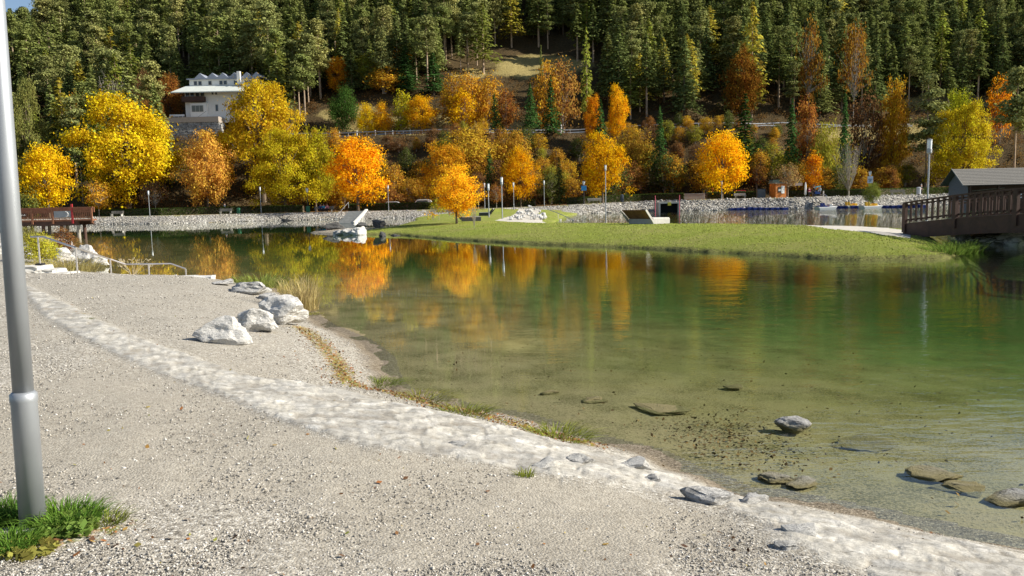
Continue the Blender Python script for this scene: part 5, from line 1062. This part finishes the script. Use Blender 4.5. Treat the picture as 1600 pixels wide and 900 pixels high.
def boathouse():
    Y = 100.0; p = at_y(1511, 300, Y); t = thing('boathouse', 'grey wooden boathouse with shingled saddle roof behind the bridge', 'boathouse', (p.x, Y, 0)); D_, L = 4.2, 16.0; ez = at_y(1504, 286, Y).z; rz_ = at_y(1491, 264.5, Y + 2).z
    MB().prism([(0, 0), (0, 0)], 0, 0) if False else None
    MB().add([(0, 0, -.4), (0, D_, -.4), (0, D_, ez), (0, D_ / 2, rz_ - .12), (0, 0, ez), (.12, 0, -.4), (.12, D_, -.4), (.12, D_, ez), (.12, D_ / 2, rz_ - .12), (.12, 0, ez)], [(0, 1, 2, 3, 4), (9, 8, 7, 6, 5), (0, 4, 9, 5), (1, 6, 7, 2), (2, 7, 8, 3), (3, 8, 9, 4), (0, 5, 6, 1)]).build('gable_wall', plain('weathered_grey_boards', (.20, .20, .21), .9, 0, .2, 8), t)
    MB().box(.12, L, D_ - .12, D_, -.4, ez).build('rear_wall', M_BROWN, t)
    for sgn in (0, 1):
        y0, y1 = (-.6, D_ / 2) if sgn == 0 else (D_ + .6, D_ / 2); z0 = ez - .32; r_ = MB(); n = 11
        for k in range(n):      # overlapping shingle courses
            a, b = k / n, (k + 1) / n; ya, yb_ = y0 + (y1 - y0) * a, y0 + (y1 - y0) * b; za, zb_ = z0 + (rz_ - z0) * a, z0 + (rz_ - z0) * b
            r_.add([(-.9, ya, za + .06), (L, ya, za + .06), (L, yb_, zb_ + .02), (-.9, yb_, zb_ + .02), (-.9, ya, za), (L, ya, za), (L, yb_, zb_ - .04), (-.9, yb_, zb_ - .04)], [(0, 1, 2, 3), (7, 6, 5, 4), (0, 4, 5, 1), (2, 6, 7, 3), (1, 5, 6, 2), (0, 3, 7, 4)])
        tt = MATS.get('shingle') or NT('shingle')
        if 'shingle' not in MATS:
            n_ = tt.noise(tt.coord('Object', (6, 2, 2)), 3, 4, .7); tt.base(tt.ramp(n_, [(.3, (.13, .125, .115)), (.7, (.27, .255, .23))]), .95, .1); MATS['shingle'] = tt.m
        r_.build('roof', MATS['shingle'], t)
    MB().add([(-.93, -.62, ez - .36), (-.93, D_ / 2, rz_ + .0), (-.93, D_ / 2, rz_ + .16), (-.93, -.62, ez - .18), (-.90, -.62, ez - .36), (-.90, D_ / 2, rz_), (-.90, D_ / 2, rz_ + .16), (-.90, -.62, ez - .18)], [(0, 1, 2, 3), (7, 6, 5, 4), (0, 4, 5, 1), (3, 2, 6, 7), (0, 3, 7, 4), (1, 5, 6, 2)]).build('barge_board', M_CONC, t)
    for k in range(5): MB().box(.3 + k * 3.6, .5 + k * 3.6, -.02, .16, -.4, ez - .02).build('post', M_BROWN, t)
    MB().box(.5, L, -.03, .12, .75, .9).build('rail', M_BROWN, t); MB().box(6.4, 6.9, -.09, -.035, 1.2, 1.75).build('notice', M_PAPER, t); MB().tube([(1.5, 1.5, 2.2), (5.5, 1.2, 2.5)], .06, 6).build('spar', M_GREYWOOD, t)
boathouse()
def bridge():
    t = thing('footbridge', 'dark brown arched wooden footbridge with slatted railings at the right', 'bridge', (18.9, 37.8, 0)); N = 24; L = 20.5; ux, uy = .13, -.9915
    dz = lambda s: .80 + .62 * math.sin(math.pi * min(max(s / L, 0), 1)) * 1.0
    P = lambda s, off, z: Vector((ux * s + off * .9915, uy * s + off * .13, z)); A = [L * i / N for i in range(N + 1)]
    def ribbon(o0, o1, z0, z1):
        mb = MB(); V = []
        for s in A: V += [P(s, o0, dz(s) + z0), P(s, o1, dz(s) + z0), P(s, o1, dz(s) + z1), P(s, o0, dz(s) + z1)]
        F_ = [(0, 1, 2, 3), tuple(4 * N + k for k in (3, 2, 1, 0))]
        for i in range(N):
            for k in range(4): F_.append((4 * i + k, 4 * i + (k + 1) % 4, 4 * i + 4 + (k + 1) % 4, 4 * i + 4 + k))
        return mb.add(V, F_)
    ribbon(.16, 2.34, -.10, .0).build('deck', M_GREYWOOD, t)
    for q, o in enumerate((0, 2.5)):
        ribbon(o - .09, o + .09, -.74, -.02).build('beam', M_BROWN, t); ribbon(o - .11, o + .11, .94, 1.0).build('handrail', M_BROWN, t); ribbon(o - .03, o + .03, .80, .87).build('upper_rail', M_BROWN, t); ribbon(o - .03, o + .03, .10, .18).build('lower_rail', M_BROWN, t)
        fs = -.06 if q == 0 else .06; s = .12; k = 0
        while s < L:
            w_ = .062 if k % 9 else .11; z0, z1 = (-.45, .935) if k % 9 == 0 else (.03, .935); mb = MB(); c = P(s, o + fs * (1.0 if k % 9 else 1.7), dz(s)); a = Vector((ux, uy, 0)) * w_; b = Vector((.9915, .13, 0)) * (.022 if k % 9 else .07)
            V = [c + a * i + b * j + Vector((0, 0, z)) for z in (z0, z1) for i, j in ((-1, -1), (1, -1), (1, 1), (-1, 1))]
            mb.add(V, [(3, 2, 1, 0), (4, 5, 6, 7), (0, 1, 5, 4), (1, 2, 6, 5), (2, 3, 7, 6), (3, 0, 4, 7)]).build('post' if k % 9 == 0 else 'baluster', M_BROWN, t); s += .385; k += 1
    for s in (4.5, 12, 17): MB().box(*sorted((P(s, .2, 0).x, P(s, 2.3, 0).x)), P(s, 1, 0).y - .1, P(s, 1, 0).y + .1, dz(s) - .40, dz(s) - .13).build('cross_beam', M_BROWN, t)
bridge()

# ------------------------------------------------------------------ lawn furniture
def lounger(label, x, yb, w, L, back_h, rz, frame, slats, seat_mat):
    g = on_ground(x, yb); t = thing('sun_lounger', label, 'lounger', g, rz, 'fixed loungers on the lawn')
    MB().box(-L * .2, L / 2, -w / 2, w / 2, .0, .34).build('base', frame, t, bevel=.02); s = MB(); n = 12
    for k in range(n): y_ = -w / 2 + .02 + (w - .04) * k / n; s.box(-L * .19, L / 2 - .04, y_, y_ + (w - .04) / n * .8, .343, .39)
    s.build('seat', seat_mat, t); s = MB(); a0 = Vector((-L * .2, 0, .34)); a1 = Vector((-L * .52, 0, back_h))
    for k in range(n): y_ = -w / 2 + .04 + (w - .08) * (k + .5) / n; s.bar(a0 + Vector((.03, y_, 0)), a1 + Vector((.03, y_, 0)), (w - .08) / n * .85, .05)
    s.build('backrest', slats, t); f = MB()
    for q in (-1, 1): MB().bar(a0 + Vector((0, q * (w / 2 + .02), -.2)), a1 + Vector((0, q * (w / 2 + .02), .02)), .05, .14).build('side_frame', frame, t)
lounger('large curved lounger with brown slatted back alone on the lawn', 1009, 350, 2.0, 2.3, .9, math.radians(40), M_CONC, M_CORTEN, M_STONESLAB)
lounger('slatted lounger with raised back beside the orange lawn tree', 730, 345.5, .9, 2.3, 1.0, math.radians(8), plain('dark_frame', (.05, .05, .05), .6), plain('greenish_slats', (.16, .17, .10), .8), M_CONC)
lounger('small dark lounger block with pale seat near the rear lamp', 760.5, 337, .9, 1.6, .75, math.radians(170), plain('dark_frame', (.05, .05, .05), .6), M_STONESLAB, M_STONESLAB)
tl2 = thing('stair_rail', 'pale metal stair rail leading down to the canal beside the boulder heap', 'handrail', on_ground(872, 343)); o = tl2.location
Q = [at_y(853, 326, o.y + 4), at_y(872, 333, o.y + 1), at_y(898, 345, o.y - 2)]; MB().tube([q - o for q in Q], .04, 6).build('rail', M_STEEL, tl2)
for q in (at_y(872, 333, o.y + 1), at_y(886, 339, o.y - .5)): MB().tube([q - o, q - o - Vector((0, 0, .9))], .035, 6).build('post', M_STEEL, tl2)

# ------------------------------------------------------------------ chalet on the slope
def chalet():
    Y = 181.0; k = Y / F_PX; o = at_y(291, 186, Y); t = thing('chalet', 'white three-storey chalet with sawtooth dormers on the wooded slope', 'house', o); X = lambda x: (x - 291) * k; Z = lambda y: (186 - y) * k
    W = X(412); E = Z(146.5)
    MB().box(0, W, 0, 9, -1, E).build('wall', M_WHITE, t)
    MB().box(X(302) - 1.0 + .8, X(326), -.9, -.003, -.4, Z(163)).build('bay', M_WHITE, t)
    MB().add([(X(276), -2.2, E - .1), (W + 1, -2.2, E - .1), (W + 1, 2.4, Z(134)), (X(288), 2.4, Z(134)), (X(276), -2.2, E - .32), (W + 1, -2.2, E - .32), (W + 1, 2.4, Z(134) - .25), (X(288), 2.4, Z(134) - .25)], [(0, 1, 2, 3), (7, 6, 5, 4), (0, 4, 5, 1), (1, 5, 6, 2), (2, 6, 7, 3), (3, 7, 4, 0)]).build('roof', plain('pale_sheet_metal', (.60, .63, .58), .45, 0, .07, 1), t)
    MB().box(X(293), X(400), 2.4, 8.5, E - .2, Z(125)).build('upper_wall', M_WHITE, t)
    rf = MB().box(X(290), X(402), 1.9, 8.8, Z(125) + .003, Z(123.5))
    for x in (311, 330, 346, 364, 383, 398): rf.add([(X(x - 9), 1.95, Z(123.4)), (X(x + 9), 1.95, Z(123.4)), (X(x), 1.95, Z(115.5)), (X(x - 9), 8.6, Z(123.4)), (X(x + 9), 8.6, Z(123.4)), (X(x), 8.6, Z(115.5))], [(0, 1, 2), (5, 4, 3), (0, 2, 5, 3), (1, 4, 5, 2), (0, 3, 4, 1)])
    up = rf.build('dormer_roof', plain('grey_sheet_metal', (.30, .33, .40), .5, .2, .07, 1), t)
    ch = MB().box(X(369), X(374), 1.4, 2.1, Z(134), Z(114.5)).build('chimney', M_WHITE, t)
    MB().lathe([(.02, 0), (.25, .06), (.3, .12)], 14, (X(368), 1.2, Z(129))).build('satellite_dish', M_WHITE, t)
    bc = MB().box(X(290), X(323), -1.5, -.003, Z(161), Z(160)).box(X(290), X(323), -1.55, -1.45, Z(160) + .003, Z(153.5)).box(X(290), X(290) + .1, -1.44, -.003, Z(160) + .003, Z(153.5)).box(X(323) - .1, X(323), -1.44, -.003, Z(160) + .003, Z(153.5)); bc.build('balcony', M_BROWN, t)
    def win(x0, x1, y0, y1, y=-.003, mat=M_GLASS):
        f = MB().box(X(x0) - .07, X(x1) + .07, y - .05, y, Z(y1) - .07, Z(y0) + .07).build('window', M_STONESLAB, t); mb = MB(); n = max(1, round((x1 - x0) / 6)); w_ = (X(x1) - X(x0)) / n
        for i in range(n): mb.box(X(x0) + i * w_ + .04, X(x0) + (i + 1) * w_ - .04, y - .06, y - .052, Z(y1), Z(y0))
        mb.build('pane', mat, f)
    for x in (292.5, 300, 308, 315.5): win(x, x + 5.5, 146.8, 152)
    for x in (332.5, 338): win(x, x + 2.6, 146.8, 150)
    win(303, 320.5, 167, 176, -.903, plain('curtained_glass', (.16, .18, .17), .3)); win(337, 341, 165.5, 175)
    for x in (300, 307, 322.5, 339.5, 346, 362, 378.5, 385): win(x, x + 5, 127.5, 133, 2.397)
    for x in (372, 384): win(x, x + 7, 150, 158)
    MB().tube([(X(315), -2.4, .1), (X(329), -2.4, 1.4)], .05, 6).build('stair_rail', M_GALV, t)
    g = o + Vector((0, 0, 0)); t2 = thing('terrace_wall', 'long stone retaining wall with pale parapet under the white chalet', 'wall', o + Vector((0, -4, 0)))
    MB().box(X(262), X(350), 0, 4, Z(194), 0).build('parapet', plain('tan_parapet', (.33, .28, .23), .9), t2); rm = rock_mat('masonry_blocks', .52, .10, .45)
    rr_ = random.Random(9); mb = MB(); 
    for row in range(5):
        xx = X(265) + rr_.uniform(0, .3)
        while xx < X(350): w_ = rr_.uniform(.5, 1.1); z1 = Z(194.2) - row * .52; mb.box(xx, xx + w_ - .06, .1 + rr_.uniform(0, .12), 1.5, z1 - .48, z1); xx += w_
    mb.box(X(265), X(350), .4, 3.9, Z(194.2) - 5, Z(194.2)); mb.build('masonry', rm, t2)
    fn = thing('balustrade', 'small pale terrace railing left of the chalet', 'railing', o + Vector((X(267), -.5, 0))); MB().box(0, X(290) - X(267), 0, .06, .55, 1.0).build('rail', M_PAPER, fn)
    for q in range(4): MB().box(q * .95, q * .95 + .08, .061, .14, 0, .95).build('post', M_PAPER, fn)
chalet()

# ------------------------------------------------------------------ road guardrail and posts
def contour(x0, x1, d0, n=60):
    out = []
    for px_ in np.linspace(x0, x1, n):
        Yb = np.linspace(120, 220, 400); Xb = (px_ - 800) / F_PX * Yb; df = sdist(Xb, Yb, FAR); i = int(np.argmin(np.abs(df - d0))); out.append((Xb[i], Yb[i]))
    xs = np.array([p[0] for p in out]); ys = np.array([p[1] for p in out]); ys = np.convolve(np.pad(ys, 4, 'edge'), np.ones(9) / 9, 'valid'); return [Vector((a, b, gz(a, b))) for a, b in zip(xs, ys)]
def guardrail(label, x0, x1, d0, every=1):
    P = contour(x0, x1, d0, int((x1 - x0) / 14)); o = P[0].copy(); t = thing('guardrail', label, 'guardrail', o, 0, 'guardrails of the mountain road'); up = Vector((0, 0, 1))
    mb = MB()
    for a, b in zip(P[:-1], P[1:]): mb.bar(a - o + up * .72, b - o + up * .72, .07, .22)
    mb.build('rail', M_GALV, t)
    for p in P[::2]: MB().tube([p - o - up * .3, p - o + up * .68], .06, 6).build('post', M_GALV, t)
guardrail('steel guardrail on the valley side of the mountain road', 440, 1420, 45.4); guardrail('steel guardrail on the uphill side of the mountain road', 440, 1420, 53.8)
for x, lb in ((540, 'white road marker post, leftmost behind the guardrail'), (567, 'white road marker post, second from the left'), (595, 'white road marker post above the large glowing maple'), (622, 'white road marker post above the thin green-yellow trees'), (649, 'white road marker post before the golden bush row'), (881, 'tall white road marker post right of the clearing shrubs'), (873, 'short white road marker post beside the tall one')):
    p = contour(x - 1, x + 1, 47, 12)[5]; h = 1.9 if x == 881 else 1.1; t = thing('marker_post', lb, 'marker post', p); MB().lathe([(.09, 0), (.09, h)], 8).build('post', M_WHITE, t); MB().lathe([(.093, h * .72), (.093, h * .84)], 8).build('band', M_BLACK, t)

# ------------------------------------------------------------------ grasses, reeds and litter
def blades(name, label, cat, c, n, rad, h, col, lean=.4, w=.006, seed=0, group=None, droop=.5, mat=None):
    rng = R(seed); a = rng.uniform(0, 6.283, n); rr_ = rad * np.sqrt(rng.random(n)); bx = np.cos(a) * rr_; by = np.sin(a) * rr_ * .8; H = h * rng.uniform(.45, 1.1, n); d = rng.uniform(0, 6.283, n); ln = H * lean * rng.uniform(.2, 1.2, n)
    dx, dy = np.cos(d) * ln + bx * .6, np.sin(d) * ln + by * .6; px_, py_ = -np.sin(d) * w, np.cos(d) * w; V = []; z0 = np.array([gz(c.x + x, c.y + y) for x, y in zip(bx[:40], by[:40])]).mean() - c.z if n < 3000 else 0
    for f, k, ww in ((0, 0, 1), (.45, .18, .9), (.8, .55, .6), (1.0 , 1.0, .12)):
        zz = H * (f - droop * k * k * .35); V.append(np.stack([bx + dx * k - px_ * ww, by + dy * k - py_ * ww, zz + z0], 1)); V.append(np.stack([bx + dx * k + px_ * ww, by + dy * k + py_ * ww, zz + z0], 1))
    V = np.stack(V, 1).reshape(-1, 3); F_ = np.concatenate([np.stack([np.arange(n) * 8 + q, np.arange(n) * 8 + q + 1, np.arange(n) * 8 + q + 3, np.arange(n) * 8 + q + 2], 1) for q in (0, 2, 4)])
    o = mesh_obj(name, V, F_, mat or M_GRASS, attrs={'rnd': np.repeat(rng.random(n), 8)}, color=col); o.location = c; return tag(o, label, cat, group)
gr = (.13, .235, .035)
blades('grass_tuft', 'lush green grass tuft against the right of the near lamp post', 'grass tuft', on_ground(100, 822), 900, .17, .13, gr, .7, .0032, 1); blades('grass_tuft', 'grass tuft at the left border in front of the lamp post', 'grass tuft', on_ground(14, 858), 600, .12, .09, gr, .8, .003, 2)
blades('grass_tuft', 'darker grass tuft behind the near lamp post at the left border', 'grass tuft', on_ground(14, 815), 700, .14, .13, (.09, .17, .03), .7, .003, 3); blades('grass_tuft', 'small yellowish grass tuft trailing right of the post', 'grass tuft', on_ground(160, 815), 260, .13, .05, (.22, .25, .05), .9, .003, 4)
blades('grass_tuft', 'tiny yellow-green tuft in the gravel by the shore rocks', 'grass tuft', on_ground(820, 745), 90, .06, .06, (.25, .28, .05), .9, .003, 5)
def herb(c, n, rad, h, seed, label, col):
    rng = R(seed); a = rng.uniform(0, 6.283, n); r_ = rad * np.sqrt(rng.random(n)); P = np.stack([np.cos(a) * r_, np.sin(a) * r_ * .8, h * rng.random(n)], 1); v, f, r = quads(P, rng.normal(size=(n, 3)) * .6 + np.array([0, -.3, 1]), .012 * rng.uniform(.5, 1.6, n), rng, 1.8)
    o = mesh_obj('weed', v, f, M_GRASS, attrs={'rnd': r}, color=col); o.location = c; tag(o, label, 'weed')
herb(on_ground(108, 832), 420, .15, .07, 3, 'broad-leaved weeds with pale leaves right of the near lamp post', (.19, .28, .06)); herb(on_ground(46, 862), 220, .13, .03, 4, 'yellowing weeds before the foot of the near lamp post', (.27, .25, .06))
fs = on_ground(42, 836); slab_mesh('flat_stone', 'flat pale stone lying at the foot of the near lamp post', fs.x, fs.y, fs.z + .01, .13, .07, .035, .5, M_STONESLAB, 'stone', None, 40)
rc = on_ground(455, 486); blades('reed_clump', 'clump of dry straw-coloured reeds behind the largest white boulder', 'reeds', rc + Vector((.05, .5, 0)), 420, .40, .85, (.52, .42, .20), .55, .005, 6)
blades('grass_tuft', 'green waterside grass behind the dark flat slab', 'grass tuft', on_ground(392, 447) + Vector((.1, .3, -.1)), 420, .7, .42, (.22, .26, .06), .6, .008, 7)
for i, (x, y, n, rd, hh, c, lb) in enumerate(((590, 601, 500, .32, .05, (.20, .24, .05), 'low green weeds at the tip of the small beach'), (655, 625, 420, .40, .05, (.24, .24, .05), 'low yellow-green weeds between the white band and the lake'), (722, 646, 420, .30, .06, (.22, .24, .05), 'low weeds at the shallow water in the middle'), (865, 684, 480, .34, .07, (.26, .29, .05), 'bright yellow-green weeds by the lake just above the shore rocks'), (488, 492, 200, .22, .05, (.25, .24, .06), 'small weed patch below the dry reeds'), (127, 501, 160, .16, .035, (.18, .20, .05), 'mossy patch on the white band near the lamp post'))):
    blades('weeds', lb, 'weeds', on_ground(x, y), n, rd, hh, c, 1.0, .004, 20 + i)
for i, (x, y, yt, c, lb, key) in enumerate(((62, 412, 366, (.50, .46, .05), 'small yellow-leaved bush behind the handrail top', 'bush0'), (98, 398, 356, (.27, .13, .05), 'reddish brown dry bush below the boardwalk', 'scrub1'), (118, 392, 372, (.30, .20, .07), 'low tan bush next to the corner pillar', 'bush1'), (46, 384, 355, (.27, .25, .08), 'olive bush beneath the boardwalk beside the lamp post', 'bush1'))):
    g = on_ground(x, y); h = at_y(x, yt, g.y).z - g.z; tree('bush', lb, 'bush', key, g.x, g.y, h, .85 if key.startswith('b') else 1.2, c)
blades('grass_tuft', 'tall dry grass among the boulders behind the handrail', 'grass tuft', on_ground(100, 424), 700, 1.0, .5, (.38, .32, .12), .5, .007, 8); blades('grass_tuft', 'dry grass near the lake beside the tilted boulder', 'grass tuft', on_ground(136, 424), 400, .6, .35, (.36, .32, .14), .5, .007, 9)
def umbel():
    b = at_z(208, 437, .1); t = thing('umbel_plant', 'dry branching umbel plant behind the waterside handrail', 'plant', b); rng = R(5); mb = MB(); hd = MB()
    for i in range(17):
        a = rng.uniform(0, 6.28); L = rng.uniform(.3, .75); e = np.array([math.cos(a) * L * .75, math.sin(a) * L * .3, rng.uniform(.35, .62)]); m_ = e * np.array([.4, .4, .6]); mb.tube([(0, 0, 0), m_, e], [.011, .008, .005], 5, False)
        for j in range(7): q = e + np.array([rng.normal() * .07, rng.normal() * .05, rng.uniform(.02, .07)]); mb.tube([e, q], [.004, .003], 3, False); hd.tube([q, q + np.array([.0, 0, .012])], .014, 5)
    mb.build('stem', plain('dry_stalk', (.50, .42, .26), .9), t); hd.build('seed_head', plain('dry_umbel', (.55, .47, .30), .9), t)
umbel()
for i, (x, y) in enumerate(((1482, 398), (1497, 392), (1509, 386), (1478, 405))):
    g = at_z(x, y, .05); g.z = max(gz(g.x, g.y), -.1); blades('grass_tuft', ('long green grass at the lawn corner by the bridge', 'rushes below the bridge beam', 'furthest rushes under the bridge', 'short grass at the lawn tip reaching the water')[i], 'grass tuft', g, 420, .8, (.42, .6, .6, .3)[i], (.15, .22, .04), .5, .012, 50 + i)
def lawn_tufts():
    rng = R(61); n = 60000; X = rng.uniform(-12, 20, n); Y = rng.uniform(26, 64, n); H, dn, dp, df, dr = height(X, Y, True); ok = (dp > .05) & ~inside(X, Y, PATH) & (rng.random(n) < np.clip(38 / Y, 0, 1) ** 2); X, Y, H, dp = X[ok], Y[ok], H[ok], dp[ok]
    P = np.stack([X, Y, H + .02], 1); v, f, r = quads(P, rng.normal(size=P.shape) * np.array([1, 1, .25]), rng.uniform(.012, .03, len(P)), rng, 1.0)
    tag(mesh_obj('grass', v, f, M_GRASS, attrs={'rnd': r}, color=(.33, .37, .08)), 'short sunlit grass of the lawn', 'grass', kind='stuff')
lawn_tufts()
def litter():
    rng = R(71)
    # pebbles
    n = 230000; d = rng.uniform(0, 1, n) ** 1.7 * 20 + 3.0; px_ = rng.uniform(-150, 1750, n); X = (px_ - 800) / F_PX * d; Y = d; H, dn, dp, df, dr = height(X, Y, True); fine = fbm(X * .35 + 7, Y * .35, 81, 4) + .5 + .12 * sst(4.2, 7, Y)
    ok = (dn > .15) & (rng.random(n) < np.where(fine > .52, .5, 1)); X, Y, H = X[ok], Y[ok], H[ok]; n = len(X)
    o = np.array([(1, 0, 0), (-1, 0, 0), (0, 1, 0), (0, -1, 0), (0, 0, 1), (0, 0, -1.)]); f = np.array([(0, 2, 4), (2, 1, 4), (1, 3, 4), (3, 0, 4), (2, 0, 5), (1, 2, 5), (3, 1, 5), (0, 3, 5)])
    sz = np.minimum(.0036 * rng.uniform(.7, 1.3, n) / (rng.random(n) + .08) ** .40, .013) * (.8 + Y * .06); V = o[None] * sz[:, None, None] * rng.uniform(.6, 1.3, (n, 1, 3)) * (1 + .25 * rng.normal(size=(n, 6, 1))); a = rng.uniform(0, 6.28, n); ca, sa = np.cos(a)[:, None], np.sin(a)[:, None]
    V = np.stack([V[:, :, 0] * ca - V[:, :, 1] * sa + X[:, None], V[:, :, 0] * sa + V[:, :, 1] * ca + Y[:, None], V[:, :, 2] * .75 + H[:, None] + sz[:, None] * .3], -1).reshape(-1, 3); F_ = (f[None] + (np.arange(n) * 6)[:, None, None]).reshape(-1, 3)
    t = NT('pebble'); t.base(t.ramp(t.attr('rnd'), [(0, (.10, .095, .085)), (.3, (.29, .27, .235)), (.75, (.44, .41, .36)), (1, (.66, .64, .60))]), .9, .2)
    tag(mesh_obj('gravel', V, F_, t.m, attrs={'rnd': np.repeat(rng.random(n), 6)}), 'loose grey and white pebbles on the near ground', 'gravel', kind='stuff')
    # leaves and twigs
    n = 900; d = rng.uniform(0, 1, n) ** 1.2 * 12 + 3.0; px_ = rng.uniform(-100, 1650, n); X = (px_ - 800) / F_PX * d; Y = d; wl = poly([(470, 520), (500, 545), (530, 575), (540, 600), (600, 612), (660, 625), (722, 645), (800, 663), (860, 683), (920, 696)], .12)
    k = rng.integers(0, len(wl) - 1, 3200); tt = rng.random(3200); W = np.array(wl); xx = W[k, 0] + (W[k + 1, 0] - W[k, 0]) * tt + rng.normal(size=3200) * .16; yy = W[k, 1] + (W[k + 1, 1] - W[k, 1]) * tt + rng.normal(size=3200) * .16
    X = np.concatenate([X, xx]); Y = np.concatenate([Y, yy]); q = on_ground(130, 840); X = np.concatenate([X, q.x + rng.normal(size=90) * .22]); Y = np.concatenate([Y, q.y + rng.normal(size=90) * .12])
    H, dn, *_ = height(X, Y, True); ok = dn > .05; X, Y, H = X[ok], Y[ok], H[ok]; n = len(X); P = np.stack([X, Y, H + .012], 1); small = rng.random(n) < .72
    v, f, r = quads(P, rng.normal(size=(n, 3)) * .45 + np.array([0, 0, 1]), np.where(small, .008, .018) * rng.uniform(.7, 1.3, n), rng, .65)
    nb = 1500; pick = rng.random(nb) < .55; bx = np.where(pick, rng.normal(2.05, .38, nb), rng.uniform(-1.5, 6, nb)); by = np.where(pick, rng.normal(7.3, .55, nb), rng.uniform(5.2, 13, nb)); hb, db_, *_ = height(bx, by, True); okb = db_ < -.35; bx, by, hb = bx[okb], by[okb], hb[okb]
    P2 = np.stack([bx, by, hb + .03], 1); v2, f2, r2 = quads(P2, rng.normal(size=P2.shape) * .35 + np.array([0, 0, 1]), .016 * rng.uniform(.5, 1.5, len(P2)), rng, .6); t2 = NT('sunken_leaf'); t2.base(t2.ramp(t2.attr('rnd'), [(0, (.03, .022, .01)), (.7, (.10, .065, .025)), (1, (.20, .13, .04))]), .9, .1)
    tag(mesh_obj('sunken_leaves', v2, f2, t2.m, attrs={'rnd': r2}), 'dark sunken leaves and twigs on the shallow lake bed', 'sunken leaves', kind='stuff')
    t = NT('dead_leaf'); t.base(t.ramp(t.attr('rnd'), [(0, (.07, .035, .02)), (.4, (.20, .10, .04)), (.65, (.28, .11, .035)), (.85, (.36, .28, .07)), (1, (.16, .18, .03))]), .8, .2)
    tag(mesh_obj('fallen_leaves', v, f, t.m, attrs={'rnd': r}), 'scattered small brown and yellow leaves on the gravel', 'fallen leaves', kind='stuff')
litter()
